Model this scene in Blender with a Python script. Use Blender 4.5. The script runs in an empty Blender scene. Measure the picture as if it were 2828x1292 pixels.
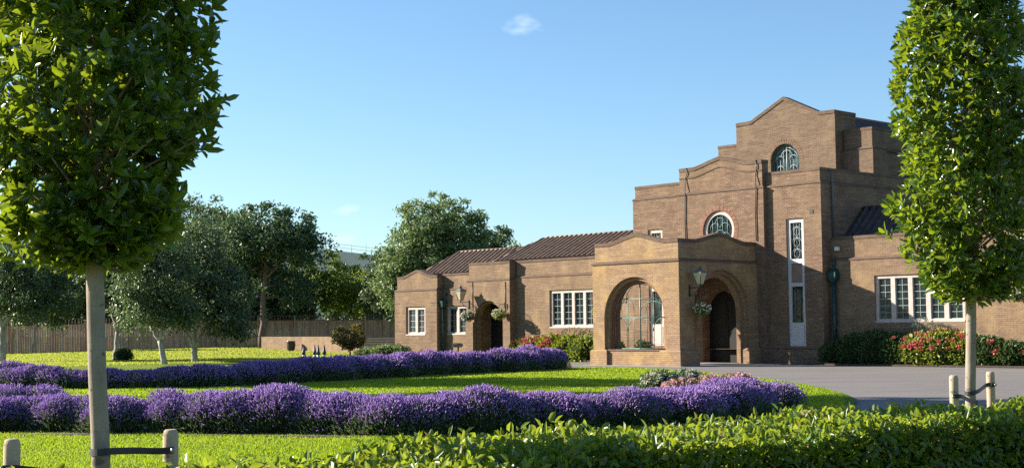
import bpy, bmesh, math, random
import numpy as np
from math import sin, cos, pi, radians, sqrt, atan2
from mathutils import Vector, Matrix
from mathutils.geometry import tessellate_polygon

S = bpy.context.scene
COL = S.collection

# ------------------------------------------------------------------ camera
camd = bpy.data.cameras.new("camera"); cam = bpy.data.objects.new("camera", camd); COL.objects.link(cam)
S.camera = cam
camd.sensor_width = 36.0; camd.lens = 36.0 * 3859.5 / 2828
camd.clip_start = 0.05; camd.clip_end = 3000
PITCH, ROLL = 0.06685, -0.010224
_r = Vector((1, 0, 0)); _u = Vector((0, -sin(PITCH), cos(PITCH))); _f = Vector((0, cos(PITCH), sin(PITCH)))
_r2 = cos(ROLL) * _r + sin(ROLL) * _u; _u2 = -sin(ROLL) * _r + cos(ROLL) * _u
_m = Matrix((_r2, _u2, -_f)).transposed().to_4x4(); _m.translation = Vector((0, 0, 1.6))
cam.matrix_world = _m

# ------------------------------------------------------------------ sky, sun, exposure
SUN_EL = radians(22.9); SUN_AZ = (-0.9546, 0.2975)
W = bpy.data.worlds.new("World"); S.world = W; W.use_nodes = True
nt = W.node_tree; nt.nodes.clear()
sky = nt.nodes.new('ShaderNodeTexSky'); sky.sky_type = 'NISHITA'; sky.sun_disc = False
sky.sun_elevation = SUN_EL; sky.sun_rotation = atan2(SUN_AZ[0], SUN_AZ[1])
sky.air_density = 1.0; sky.dust_density = 0.35; sky.ozone_density = 2.2; sky.altitude = 50
bg = nt.nodes.new('ShaderNodeBackground'); bg.inputs[1].default_value = 0.057
out = nt.nodes.new('ShaderNodeOutputWorld')
# a few small fair-weather puffs high in the sky, procedural noise gathered round three directions
tc = nt.nodes.new('ShaderNodeTexCoord')
prev = sky.outputs[0]
def cloud(direction, size, amount, prev, seed):
    d = Vector(direction).normalized()
    sub = nt.nodes.new('ShaderNodeVectorMath'); sub.operation = 'SUBTRACT'; sub.inputs[1].default_value = d
    nt.links.new(tc.outputs['Generated'], sub.inputs[0])
    sc = nt.nodes.new('ShaderNodeVectorMath'); sc.operation = 'MULTIPLY'; sc.inputs[1].default_value = (1 / size[0], 1 / size[0], 1 / size[1])
    nt.links.new(sub.outputs[0], sc.inputs[0])
    ln = nt.nodes.new('ShaderNodeVectorMath'); ln.operation = 'LENGTH'; nt.links.new(sc.outputs[0], ln.inputs[0])
    no = nt.nodes.new('ShaderNodeTexNoise'); no.inputs['Scale'].default_value = 1.3; no.inputs['Detail'].default_value = 6
    ad = nt.nodes.new('ShaderNodeVectorMath'); ad.operation = 'ADD'; ad.inputs[1].default_value = (seed, seed * 2, 3)
    nt.links.new(sc.outputs[0], ad.inputs[0]); nt.links.new(ad.outputs[0], no.inputs['Vector'])
    m1 = nt.nodes.new('ShaderNodeMath'); m1.operation = 'MULTIPLY_ADD'; m1.inputs[1].default_value = -0.55; m1.inputs[2].default_value = 0.0
    nt.links.new(ln.outputs['Value'], m1.inputs[0])
    m2 = nt.nodes.new('ShaderNodeMath'); m2.operation = 'ADD'; nt.links.new(m1.outputs[0], m2.inputs[0]); nt.links.new(no.outputs[0], m2.inputs[1])
    mr = nt.nodes.new('ShaderNodeMapRange'); mr.inputs['From Min'].default_value = 0.05; mr.inputs['From Max'].default_value = 0.55
    mr.inputs['To Max'].default_value = amount
    nt.links.new(m2.outputs[0], mr.inputs['Value'])
    mx = nt.nodes.new('ShaderNodeMix'); mx.data_type = 'RGBA'; mx.inputs['B'].default_value = (7.2, 7.0, 7.4, 1)
    nt.links.new(mr.outputs[0], mx.inputs['Factor']); nt.links.new(prev, mx.inputs['A'])
    return mx.outputs['Result']
prev = cloud((0.0096, 1.0, 0.2186), (0.019, 0.008), 0.5, prev, 1.7)
prev = cloud((-0.118, 1.0, 0.0855), (0.013, 0.006), 0.35, prev, 5.1)
prev = cloud((-0.121, 1.0, 0.0640), (0.014, 0.006), 0.4, prev, 9.3)
tint = nt.nodes.new('ShaderNodeMix'); tint.data_type = 'RGBA'; tint.blend_type = 'MULTIPLY'; tint.inputs['Factor'].default_value = 1.0
tint.inputs['B'].default_value = (0.90, 1.08, 1.22, 1); nt.links.new(prev, tint.inputs['A'])      # the camera's cool white balance
nt.links.new(tint.outputs['Result'], bg.inputs[0]); nt.links.new(bg.outputs[0], out.inputs[0])

sund = bpy.data.lights.new("sun", 'SUN'); sun = bpy.data.objects.new("sun", sund); COL.objects.link(sun)
sund.energy = 5.0; sund.angle = radians(0.53); sund.color = (1.0, 0.92, 0.80)
_sd = Vector((SUN_AZ[0] * cos(SUN_EL), SUN_AZ[1] * cos(SUN_EL), sin(SUN_EL)))
sun.rotation_euler = _sd.to_track_quat('Z', 'Y').to_euler()
sun.location = _sd * 100
S.view_settings.view_transform = 'Standard'; S.view_settings.look = 'None'
S.view_settings.exposure = 1.5; S.view_settings.gamma = 1.0
S.cycles.max_bounces = 6; S.cycles.diffuse_bounces = 2; S.cycles.glossy_bounces = 2; S.cycles.transmission_bounces = 4
S.cycles.transparent_max_bounces = 8
S.cycles.use_denoising = False

# ------------------------------------------------------------------ small helpers
def tag(o, label=None, cat=None, group=None, kind=None):
    if label: o['label'] = label
    if cat: o['category'] = cat
    if group: o['group'] = group
    if kind: o['kind'] = kind
    return o
def empty(name, loc=(0, 0, 0), rz=0.0, parent=None):
    o = bpy.data.objects.new(name, None); o.empty_display_size = 0.3
    COL.objects.link(o); o.location = loc; o.rotation_euler = (0, 0, rz); o.parent = parent
    return o
def np_obj(name, verts, quads, mat, parent=None, tris=None, smooth=False):
    me = bpy.data.meshes.new(name)
    verts = np.asarray(verts, dtype=np.float32).reshape(-1, 3)
    nq = 0 if quads is None else len(quads); ntr = 0 if tris is None else len(tris)
    loops = []
    if nq: loops.append(np.asarray(quads, dtype=np.int32).ravel())
    if ntr: loops.append(np.asarray(tris, dtype=np.int32).ravel())
    loops = np.concatenate(loops)
    starts = np.concatenate([np.arange(nq) * 4, nq * 4 + np.arange(ntr) * 3]).astype(np.int32)
    me.vertices.add(len(verts)); me.vertices.foreach_set('co', verts.ravel())
    me.loops.add(len(loops)); me.loops.foreach_set('vertex_index', loops)
    me.polygons.add(nq + ntr); me.polygons.foreach_set('loop_start', starts)
    if smooth: me.polygons.foreach_set('use_smooth', np.ones(nq + ntr, dtype=bool))
    me.update(calc_edges=True)
    if mat: me.materials.append(mat)
    o = bpy.data.objects.new(name, me); COL.objects.link(o); o.parent = parent
    return o
def copy_tree(o, parent=None):
    c = o.copy(); COL.objects.link(c); c.parent = parent
    for ch in [x for x in COL.objects if x.parent == o]: copy_tree(ch, c)
    return c

class MB:
    def __init__(s): s.v = []; s.f = []; s.sm = []
    def add(s, vs, fs, smooth=False):
        b = len(s.v); s.v += [tuple(p) for p in vs]; s.f += [tuple(i + b for i in f) for f in fs]; s.sm += [smooth] * len(fs); return s
    def box(s, x0, x1, y0, y1, z0, z1):
        return s.add([(x0, y0, z0), (x1, y0, z0), (x1, y1, z0), (x0, y1, z0), (x0, y0, z1), (x1, y0, z1), (x1, y1, z1), (x0, y1, z1)],
                     [(0, 3, 2, 1), (4, 5, 6, 7), (0, 1, 5, 4), (1, 2, 6, 5), (2, 3, 7, 6), (3, 0, 4, 7)])
    def hull8(s, a, b, z0, z1):   # frustum between rectangle a at z0 and rectangle b at z1
        return s.add([(a[0], a[2], z0), (a[1], a[2], z0), (a[1], a[3], z0), (a[0], a[3], z0), (b[0], b[2], z1), (b[1], b[2], z1), (b[1], b[3], z1), (b[0], b[3], z1)],
                     [(0, 3, 2, 1), (4, 5, 6, 7), (0, 1, 5, 4), (1, 2, 6, 5), (2, 3, 7, 6), (3, 0, 4, 7)])
    def panel(s, axis, d0, d1, outer, holes=(), back=True):
        """a slab whose outline lies in the (s,z) plane, s along x when axis is 'y', along y when axis is 'x'"""
        loops = [list(outer)] + [list(h) for h in holes]
        flat = [p for l in loops for p in l]
        tris = tessellate_polygon([[Vector((p[0], p[1], 0)) for p in l] for l in loops])
        P = (lambda a, d, z: (a, d, z)) if axis == 'y' else (lambda a, d, z: (d, a, z))
        vs = [P(p[0], d0, p[1]) for p in flat] + [P(p[0], d1, p[1]) for p in flat]
        n = len(flat); fs = [tuple(t) for t in tris]
        if back: fs += [tuple(i + n for i in reversed(t)) for t in tris]
        k = 0
        for l in loops:
            m = len(l)
            for i in range(m):
                a, b = k + i, k + (i + 1) % m
                fs.append((a, b, b + n, a + n))
            k += m
        return s.add(vs, fs)
    def tube(s, pts, r, n=6, cap=True, smooth=True):
        pts = [Vector(p) for p in pts]; rs = r if hasattr(r, '__len__') else [r] * len(pts)
        vs = []; N = len(pts)
        up = Vector((0, 0, 1)); t0 = (pts[1] - pts[0]).normalized()
        if abs(t0.dot(up)) > 0.9: up = Vector((0, 1, 0))
        a = t0.cross(up).normalized()
        for i, p in enumerate(pts):
            t = (pts[min(i + 1, N - 1)] - pts[max(i - 1, 0)]).normalized()
            a = (a - t * a.dot(t)).normalized(); b = t.cross(a)
            for k in range(n):
                th = 2 * pi * k / n; vs.append(p + (a * cos(th) + b * sin(th)) * rs[i])
        fs = [(i * n + k, i * n + (k + 1) % n, (i + 1) * n + (k + 1) % n, (i + 1) * n + k) for i in range(N - 1) for k in range(n)]
        s.add(vs, fs, smooth)
        if cap: s.add(vs[:n], [tuple(range(n))[::-1]]); s.add(vs[-n:], [tuple(range(n))])
        return s
    def lathe(s, prof, c=(0, 0, 0), n=16, smooth=True):
        vs = [(c[0] + r * cos(2 * pi * k / n), c[1] + r * sin(2 * pi * k / n), c[2] + z) for r, z in prof for k in range(n)]
        fs = [(i * n + k, i * n + (k + 1) % n, (i + 1) * n + (k + 1) % n, (i + 1) * n + k) for i in range(len(prof) - 1) for k in range(n)]
        s.add(vs, fs, smooth); s.add(vs[:n], [tuple(range(n))[::-1]]); s.add(vs[-n:], [tuple(range(n))]); return s
    def build(s, name, mat, parent=None, uv=False, bevel=0):
        me = bpy.data.meshes.new(name); me.from_pydata(s.v, [], s.f)
        me.polygons.foreach_set('use_smooth', s.sm)
        if mat: me.materials.append(mat)
        bm = bmesh.new(); bm.from_mesh(me); bmesh.ops.remove_doubles(bm, verts=bm.verts, dist=1e-5)
        bmesh.ops.recalc_face_normals(bm, faces=bm.faces); bm.to_mesh(me); bm.free()
        if uv:
            ul = me.uv_layers.new(name='wall')
            for p in me.polygons:
                n = p.normal
                for li in p.loop_indices:
                    co = me.vertices[me.loops[li].vertex_index].co
                    if abs(n.z) > 0.75: q = (co.x, co.y)
                    elif abs(n.x) > abs(n.y): q = (co.y, co.z)
                    else: q = (co.x, co.z)
                    ul.data[li].uv = q
        o = bpy.data.objects.new(name, me); COL.objects.link(o); o.parent = parent
        if bevel:
            m = o.modifiers.new('b', 'BEVEL'); m.width = bevel; m.segments = 2; m.limit_method = 'ANGLE'
        return o
def arch(c, R, z0, spring, n=22):
    """outline of an arched opening, counter-clockwise from bottom left"""
    return [(c - R, z0), (c + R, z0)] + [(c + R * cos(pi * i / n), spring + R * sin(pi * i / n)) for i in range(n + 1)]
def circle(c, z, R, n=36): return [(c + R * cos(2 * pi * i / n), z + R * sin(2 * pi * i / n)) for i in range(n)]
def rect(a, b, z0, z1): return [(a, z0), (b, z0), (b, z1), (a, z1)]

# ------------------------------------------------------------------ materials
def newmat(name):
    m = bpy.data.materials.new(name); m.use_nodes = True; n = m.node_tree; n.nodes.clear()
    o = n.nodes.new('ShaderNodeOutputMaterial'); return m, n, o
def N(n, t, **kw):
    x = n.nodes.new(t)
    for k, v in kw.items(): setattr(x, k, v)
    return x
def ramp(n, src, stops):
    r = N(n, 'ShaderNodeValToRGB'); e = r.color_ramp.elements
    while len(e) < len(stops): e.new(0.5)
    for q, (p, c) in zip(e, stops): q.position = p; q.color = (*c, 1)
    n.links.new(src, r.inputs[0]); return r.outputs[0]
def noise(n, vec, scale, detail=4, rough=0.55):
    x = N(n, 'ShaderNodeTexNoise'); x.inputs['Scale'].default_value = scale; x.inputs['Detail'].default_value = detail; x.inputs['Roughness'].default_value = rough
    if vec is not None: n.links.new(vec, x.inputs['Vector'])
    return x.outputs[0]
def mapping(n, vec, sc):
    x = N(n, 'ShaderNodeMapping'); x.inputs['Scale'].default_value = sc; n.links.new(vec, x.inputs['Vector']); return x.outputs[0]
def mixc(n, f, a, b, mode='MIX'):
    x = N(n, 'ShaderNodeMix', data_type='RGBA', blend_type=mode)
    for k, v in (('Factor', f), ('A', a), ('B', b)):
        if hasattr(v, 'is_linked') or hasattr(v, 'links'): n.links.new(v, x.inputs[k])
        elif k == 'Factor': x.inputs[k].default_value = v
        else: x.inputs[k].default_value = (*v, 1)
    return x.outputs['Result']
def mrange(n, v, a, b, c=0.0, d=1.0):
    x = N(n, 'ShaderNodeMapRange'); n.links.new(v, x.inputs[0])
    for i, q in enumerate((a, b, c, d)): x.inputs[i + 1].default_value = q
    return x.outputs[0]
def bump(n, h, strength=0.5, dist=0.02):
    x = N(n, 'ShaderNodeBump'); x.inputs['Strength'].default_value = strength; x.inputs['Distance'].default_value = dist; n.links.new(h, x.inputs['Height']); return x.outputs[0]
ALB = 0.76      # reflectances are set for the bright exposure of the photograph
def al(c): return tuple(x * ALB for x in c)
def plain(name, col, rough=0.6, var=0.12, scale=8, metal=0, spec=0.5, bumpd=0.0, stretch=(1, 1, 1)):
    col = al(col)
    m, n, o = newmat(name); b = N(n, 'ShaderNodeBsdfPrincipled'); t = N(n, 'ShaderNodeTexCoord')
    v = noise(n, mapping(n, t.outputs['Object'], stretch), scale)
    c0 = tuple(max(0, x * (1 - var * 2)) for x in col); c1 = tuple(min(1, x * (1 + var * 2)) for x in col)
    n.links.new(ramp(n, v, [(0.3, c0), (0.7, c1)]), b.inputs['Base Color'])
    b.inputs['Roughness'].default_value = rough; b.inputs['Metallic'].default_value = metal; b.inputs['Specular IOR Level'].default_value = spec
    if bumpd: n.links.new(bump(n, v, 0.6, bumpd), b.inputs['Normal'])
    n.links.new(b.outputs[0], o.inputs[0]); return m
def brick(name, c1, c2, mortar, blotch, blotch_amt=0.5, row=0.075, dark=0.55):
    c1, c2, mortar, blotch = map(al, (c1, c2, mortar, blotch))
    m, n, o = newmat(name); b = N(n, 'ShaderNodeBsdfPrincipled'); t = N(n, 'ShaderNodeTexCoord')
    uv = t.outputs['UV']
    # slightly wavering courses
    w = N(n, 'ShaderNodeVectorMath', operation='MULTIPLY_ADD')
    nz = N(n, 'ShaderNodeTexNoise'); nz.inputs['Scale'].default_value = 1.2; n.links.new(uv, nz.inputs['Vector'])
    n.links.new(nz.outputs['Color'], w.inputs[0]); w.inputs[1].default_value = (0.012, 0.012, 0); n.links.new(uv, w.inputs[2])
    bt = N(n, 'ShaderNodeTexBrick'); n.links.new(w.outputs[0], bt.inputs['Vector'])
    bt.inputs['Scale'].default_value = 1; bt.inputs['Brick Width'].default_value = 0.225; bt.inputs['Row Height'].default_value = row
    bt.inputs['Mortar Size'].default_value = 0.011; bt.inputs['Mortar Smooth'].default_value = 0.3; bt.inputs['Bias'].default_value = 0.0
    bt.inputs['Color1'].default_value = (*c1, 1); bt.inputs['Color2'].default_value = (*c2, 1); bt.inputs['Mortar'].default_value = (*mortar, 1)
    # courses and runs of burnt / pale bricks
    s1 = noise(n, mapping(n, uv, (0.9, 7.0, 1)), 1.0, 4, 0.75)
    col = mixc(n, mrange(n, s1, 0.40, 0.62, 0, 0.75), bt.outputs['Color'], tuple(x * dark for x in c1), 'MIX')
    s2 = noise(n, mapping(n, uv, (0.8, 5.0, 1)), 2.0, 3, 0.7)
    col = mixc(n, mrange(n, s2, 0.5, 0.75, 0, 0.55), col, tuple(min(1, x * 1.3) for x in c2))
    s3 = noise(n, uv, 0.45, 4, 0.6)
    col = mixc(n, mrange(n, s3, 0.42, 0.68, 0, blotch_amt), col, blotch)
    s4 = noise(n, uv, 7, 4, 0.7)
    col = mixc(n, mrange(n, s4, 0.35, 0.7, 0.30, 0), col, (0.05, 0.04, 0.035))
    s5 = noise(n, mapping(n, uv, (0.8, 0.28, 1)), 1.6, 5, 0.65)
    col = mixc(n, mrange(n, s5, 0.52, 0.72, 0, 0.45), col, tuple(x * 0.45 for x in c1))       # sooty weathering in drifts
    s6 = noise(n, mapping(n, uv, (1.3, 1.0, 1)), 0.8, 3, 0.6)
    col = mixc(n, mrange(n, s6, 0.52, 0.66, 0, 0.35), col, tuple(min(1, x * 1.35) for x in blotch))
    n.links.new(col, b.inputs['Base Color']); b.inputs['Roughness'].default_value = 0.9; b.inputs['Specular IOR Level'].default_value = 0.15
    h = N(n, 'ShaderNodeMath', operation='MULTIPLY_ADD'); n.links.new(bt.outputs['Fac'], h.inputs[0]); h.inputs[1].default_value = -1.0
    n.links.new(s4, h.inputs[2]); n.links.new(bump(n, h.outputs[0], 0.55, 0.02), b.inputs['Normal'])
    n.links.new(b.outputs[0], o.inputs[0]); return m
def leaf(name, cols, trans_col, trans=0.35, rough=0.42, spec=0.5, patch=None):
    cols = [al(c) for c in cols]; trans_col = tuple(x * 0.85 for x in trans_col)
    m, n, o = newmat(name); b = N(n, 'ShaderNodeBsdfPrincipled'); g = N(n, 'ShaderNodeNewGeometry')
    stops = [(i / (len(cols) - 1), c) for i, c in enumerate(cols)]
    c = ramp(n, g.outputs['Random Per Island'], stops)
    if patch:
        tc_n = N(n, 'ShaderNodeTexCoord'); pn = noise(n, mapping(n, tc_n.outputs['Object'], (0.5, 1, 1)), 0.45, 5, 0.65)
        c = mixc(n, mrange(n, pn, 0.45, 0.68, 0, 0.7), c, patch[0]); pn2 = noise(n, tc_n.outputs['Object'], 1.3, 4, 0.6); c = mixc(n, mrange(n, pn2, 0.52, 0.7, 0, 0.6), c, patch[1])
    n.links.new(c, b.inputs['Base Color']); b.inputs['Roughness'].default_value = rough; b.inputs['Specular IOR Level'].default_value = spec
    t = N(n, 'ShaderNodeBsdfTranslucent')
    tcn = mixc(n, 0.35, trans_col, c); n.links.new(tcn, t.inputs[0])
    mx = N(n, 'ShaderNodeMixShader'); mx.inputs[0].default_value = trans
    n.links.new(b.outputs[0], mx.inputs[1]); n.links.new(t.outputs[0], mx.inputs[2]); n.links.new(mx.outputs[0], o.inputs[0]); return m
def bark(name, c0, c1, scale=6, ring=0.0):
    c0, c1 = al(c0), al(c1)
    m, n, o = newmat(name); b = N(n, 'ShaderNodeBsdfPrincipled'); t = N(n, 'ShaderNodeTexCoord')
    v = noise(n, mapping(n, t.outputs['Object'], (1, 1, 0.35)), scale, 6, 0.65)
    r = noise(n, mapping(n, t.outputs['Object'], (0.5, 0.5, 22)), 2.2, 3, 0.6)
    col = ramp(n, v, [(0.3, c0), (0.65, c1)])
    col = mixc(n, mrange(n, r, 0.55, 0.75, 0, ring), col, tuple(x * 0.4 for x in c0))
    sc = noise(n, mapping(n, t.outputs['Object'], (5, 5, 9)), 2.0, 2, 0.4)
    col = mixc(n, mrange(n, sc, 0.66, 0.70, 0, 0.65), col, tuple(x * 0.35 for x in c0))
    n.links.new(col, b.inputs['Base Color']); b.inputs['Roughness'].default_value = 0.85; b.inputs['Specular IOR Level'].default_value = 0.2
    n.links.new(bump(n, v, 0.5, 0.01), b.inputs['Normal']); n.links.new(b.outputs[0], o.inputs[0]); return m
def grassmat(name, cols, scale=1.5, fine=60):
    cols = [al(c) for c in cols]
    m, n, o = newmat(name); b = N(n, 'ShaderNodeBsdfPrincipled'); t = N(n, 'ShaderNodeTexCoord')
    big = noise(n, t.outputs['Object'], scale, 5, 0.6); sm = noise(n, t.outputs['Object'], fine, 4, 0.8)
    col = ramp(n, big, [(0.25, cols[0]), (0.5, cols[1]), (0.75, cols[2])])
    col = mixc(n, mrange(n, sm, 0.35, 0.7, 0.55, 0), col, tuple(x * 0.35 for x in cols[0]))
    n.links.new(col, b.inputs['Base Color']); b.inputs['Roughness'].default_value = 0.9; b.inputs['Specular IOR Level'].default_value = 0.1
    mid = noise(n, t.outputs['Object'], 9, 4, 0.75)
    n.links.new(bump(n, mid, 1.0, 0.10), b.inputs['Normal']); n.links.new(b.outputs[0], o.inputs[0]); return m
def glassmat(name, col, rough=0.08):
    m, n, o = newmat(name); b = N(n, 'ShaderNodeBsdfPrincipled'); t = N(n, 'ShaderNodeTexCoord')
    v = noise(n, t.outputs['Object'], 2.2, 3)
    n.links.new(ramp(n, v, [(0.35, tuple(x * 0.35 for x in col)), (0.7, col)]), b.inputs['Base Color'])
    b.inputs['Roughness'].default_value = rough; b.inputs['Specular IOR Level'].default_value = 0.22
    n.links.new(bump(n, noise(n, t.outputs['Object'], 7, 2), 0.3, 0.02), b.inputs['Normal'])
    n.links.new(b.outputs[0], o.inputs[0]); return m

M = {}
M['brick_tall'] = brick('brick_tall', (0.30, 0.185, 0.12), (0.42, 0.27, 0.19), (0.135, 0.098, 0.07), (0.31, 0.21, 0.12), 0.6)
M['brick_upper'] = brick('brick_upper', (0.27, 0.18, 0.115), (0.35, 0.245, 0.165), (0.17, 0.12, 0.085), (0.25, 0.175, 0.11), 0.7)
M['brick_wing'] = brick('brick_wing', (0.33, 0.21, 0.135), (0.41, 0.275, 0.18), (0.22, 0.155, 0.10), (0.36, 0.245, 0.13), 0.55, dark=0.66)
M['brick_porch'] = brick('brick_porch', (0.44, 0.27, 0.165), (0.52, 0.35, 0.22), (0.30, 0.20, 0.13), (0.50, 0.33, 0.13), 0.7, dark=0.68)
M['brick_pink'] = brick('brick_pink', (0.42, 0.19, 0.13), (0.48, 0.26, 0.18), (0.22, 0.14, 0.10), (0.38, 0.20, 0.13), 0.5)
M['brick_red'] = brick('brick_red', (0.38, 0.13, 0.08), (0.46, 0.19, 0.12), (0.22, 0.13, 0.09), (0.35, 0.14, 0.09), 0.5)
M['coping'] = brick('coping_brick', (0.24, 0.155, 0.11), (0.30, 0.20, 0.14), (0.14, 0.10, 0.075), (0.17, 0.12, 0.085), 0.6)
M['stone'] = plain('pale_stone', (0.62, 0.50, 0.44), 0.75, 0.08, 5, bumpd=0.003)
M['white_panel'] = plain('painted_panel', (0.66, 0.62, 0.62), 0.55, 0.04, 3)
M['brown_panel'] = plain('brown_panel', (0.32, 0.20, 0.15), 0.6, 0.08, 5)
M['glass'] = glassmat('dark_glass', (0.02, 0.035, 0.04))
M['glass_blue'] = glassmat('church_glass', (0.07, 0.12, 0.13), 0.15)
M['lead'] = plain('pale_leading', (0.32, 0.38, 0.36), 0.5, 0.1, 10)
M['green_iron'] = plain('green_iron', (0.09, 0.20, 0.17), 0.45, 0.1, 12)
M['black_iron'] = plain('black_iron', (0.025, 0.027, 0.03), 0.4, 0.1, 12)
M['drain_green'] = plain('drain_green', (0.01, 0.06, 0.062), 0.4, 0.12, 6)
M['grey_pipe'] = plain('grey_pipe', (0.09, 0.10, 0.12), 0.5, 0.1, 6)
M['door'] = plain('recess_shade_door', (0.012, 0.009, 0.008), 0.85, 0.2, 6, stretch=(6, 6, 0.4))  # near black put in for the shade inside the doorways
M['tile'] = plain('roof_tile', (0.26, 0.17, 0.115), 0.85, 0.15, 5, bumpd=0.01)
M['tile_dark'] = plain('slate_tile', (0.075, 0.055, 0.05), 0.7, 0.25, 5, bumpd=0.01)
M['felt'] = plain('roof_felt', (0.13, 0.12, 0.11), 0.9, 0.1, 3)
M['lamp_glass'] = plain('frosted_lamp_glass', (0.62, 0.54, 0.36), 0.25, 0.06, 5)
def tarmac():
    m, n, o = newmat('asphalt'); b = N(n, 'ShaderNodeBsdfPrincipled'); t = N(n, 'ShaderNodeTexCoord'); ob = t.outputs['Object']
    a = noise(n, mapping(n, ob, (0.35, 1.2, 1)), 0.35, 5, 0.6); f = noise(n, ob, 40, 3, 0.8); p = noise(n, ob, 1.1, 2, 0.4)
    c = ramp(n, a, [(0.3, (0.175, 0.158, 0.145)), (0.7, (0.225, 0.205, 0.19))])
    c = mixc(n, mrange(n, f, 0.35, 0.65, 0.35, 0), c, (0.09, 0.085, 0.08)); c = mixc(n, mrange(n, p, 0.60, 0.64, 0, 0.18), c, (0.10, 0.095, 0.09))
    n.links.new(c, b.inputs['Base Color']); b.inputs['Roughness'].default_value = 0.9; b.inputs['Specular IOR Level'].default_value = 0.2
    n.links.new(bump(n, f, 0.5, 0.006), b.inputs['Normal']); n.links.new(b.outputs[0], o.inputs[0]); return m
M['asphalt'] = tarmac()
M['path'] = plain('path_paving', (0.30, 0.28, 0.26), 0.85, 0.08, 2)
M['soil'] = plain('bed_soil', (0.06, 0.042, 0.028), 0.95, 0.25, 9, bumpd=0.03)
M['stake'] = bark('stake_wood', (0.42, 0.31, 0.21), (0.60, 0.46, 0.33), 9)
M['trunk'] = bark('smooth_bark', (0.24, 0.19, 0.14), (0.40, 0.33, 0.26), 9, 0.4)
M['birch_bark'] = bark('birch_bark', (0.34, 0.31, 0.27), (0.58, 0.54, 0.48), 3, 0.8)
M['brown_bark'] = bark('brown_bark', (0.12, 0.08, 0.06), (0.24, 0.16, 0.12), 4)
M['rubber'] = plain('black_strap', (0.018, 0.018, 0.022), 0.5, 0.15, 10)
M['bolt'] = plain('bolt_metal', (0.4, 0.4, 0.42), 0.35, 0.05, 10, metal=1)
M['fence'] = None
M['render_grey'] = plain('far_cladding', (0.33, 0.37, 0.42), 0.8, 0.03, 0.2)
M['white_paint'] = plain('white_paint', (0.78, 0.78, 0.78), 0.5, 0.03, 5)
M['grass'] = grassmat('lawn_grass', [(0.14, 0.24, 0.018), (0.20, 0.32, 0.022), (0.26, 0.38, 0.03)], 0.9, 45)
M['grass_far'] = grassmat('ground_grass', [(0.20, 0.28, 0.03), (0.28, 0.37, 0.035), (0.34, 0.42, 0.05)], 0.35, 12)
M['blade'] = leaf('grass_blades', [(0.14, 0.25, 0.012), (0.22, 0.34, 0.015), (0.30, 0.40, 0.03)], (0.55, 0.70, 0.03), 0.45, 0.6, 0.2, ((0.26, 0.28, 0.05), (0.07, 0.16, 0.015)))
M['leaf_near'] = leaf('glossy_leaves', [(0.022, 0.065, 0.016), (0.036, 0.10, 0.018), (0.06, 0.14, 0.02), (0.12, 0.20, 0.022)], (0.55, 0.68, 0.02), 0.32, 0.25, 0.6)
M['leaf_hedge'] = leaf('hedge_leaves', [(0.025, 0.075, 0.016), (0.05, 0.13, 0.02), (0.09, 0.19, 0.024), (0.17, 0.26, 0.03), (0.13, 0.20, 0.03), (0.05, 0.12, 0.02), (0.22, 0.28, 0.04), (0.26, 0.17, 0.06)], (0.60, 0.72, 0.03), 0.36, 0.40, 0.5)
M['leaf_birch'] = leaf('birch_leaves', [(0.045, 0.085, 0.05), (0.08, 0.13, 0.065), (0.16, 0.21, 0.11)], (0.26, 0.38, 0.11), 0.3, 0.42, 0.5)
M['leaf_dark'] = leaf('dark_leaves', [(0.036, 0.075, 0.042), (0.06, 0.115, 0.055), (0.12, 0.17, 0.085)], (0.20, 0.32, 0.08), 0.28, 0.42, 0.5)
M['leaf_light'] = leaf('light_leaves', [(0.13, 0.22, 0.09), (0.22, 0.31, 0.12), (0.38, 0.43, 0.20)], (0.30, 0.42, 0.10), 0.3, 0.5, 0.4)
M['leaf_yellow'] = leaf('yellow_leaves', [(0.10, 0.17, 0.02), (0.17, 0.25, 0.03), (0.24, 0.30, 0.04)], (0.45, 0.55, 0.05), 0.4, 0.5, 0.4)
M['leaf_bush'] = leaf('hydrangea_leaves', [(0.05, 0.12, 0.02), (0.10, 0.20, 0.022), (0.24, 0.30, 0.03), (0.42, 0.38, 0.04)], (0.5, 0.55, 0.05), 0.3, 0.45, 0.4)
M['leaf_bushdark'] = leaf('dark_bush_leaves', [(0.02, 0.06, 0.018), (0.04, 0.09, 0.022), (0.07, 0.12, 0.03)], (0.2, 0.3, 0.05), 0.25, 0.45, 0.4)
M['leaf_grey'] = leaf('silver_leaves', [(0.16, 0.20, 0.15), (0.28, 0.31, 0.25)], (0.3, 0.35, 0.2), 0.2, 0.6, 0.2)
M['leaf_clump'] = leaf('mixed_clump_leaves', [(0.05, 0.12, 0.03), (0.08, 0.17, 0.04), (0.22, 0.27, 0.20)], (0.3, 0.4, 0.15), 0.25, 0.6, 0.3)
M['leaf_red'] = leaf('bronze_leaves', [(0.06, 0.08, 0.02), (0.12, 0.12, 0.03), (0.17, 0.10, 0.04)], (0.35, 0.30, 0.05), 0.3, 0.5, 0.3)
M['lav_green'] = leaf('lavender_leaves', [(0.07, 0.13, 0.05), (0.12, 0.19, 0.08), (0.20, 0.26, 0.11)], (0.25, 0.33, 0.10), 0.25, 0.7, 0.2)
M['lav_flower'] = leaf('lavender_flowers', [(0.24, 0.16, 0.50), (0.40, 0.26, 0.66), (0.58, 0.38, 0.80), (0.78, 0.58, 0.92)], (0.72, 0.44, 0.90), 0.38, 0.8, 0.1)
M['flower_red'] = leaf('coral_flowers', [(0.60, 0.06, 0.06), (0.75, 0.14, 0.14), (0.78, 0.30, 0.24)], (0.8, 0.2, 0.2), 0.25, 0.7, 0.2)
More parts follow.
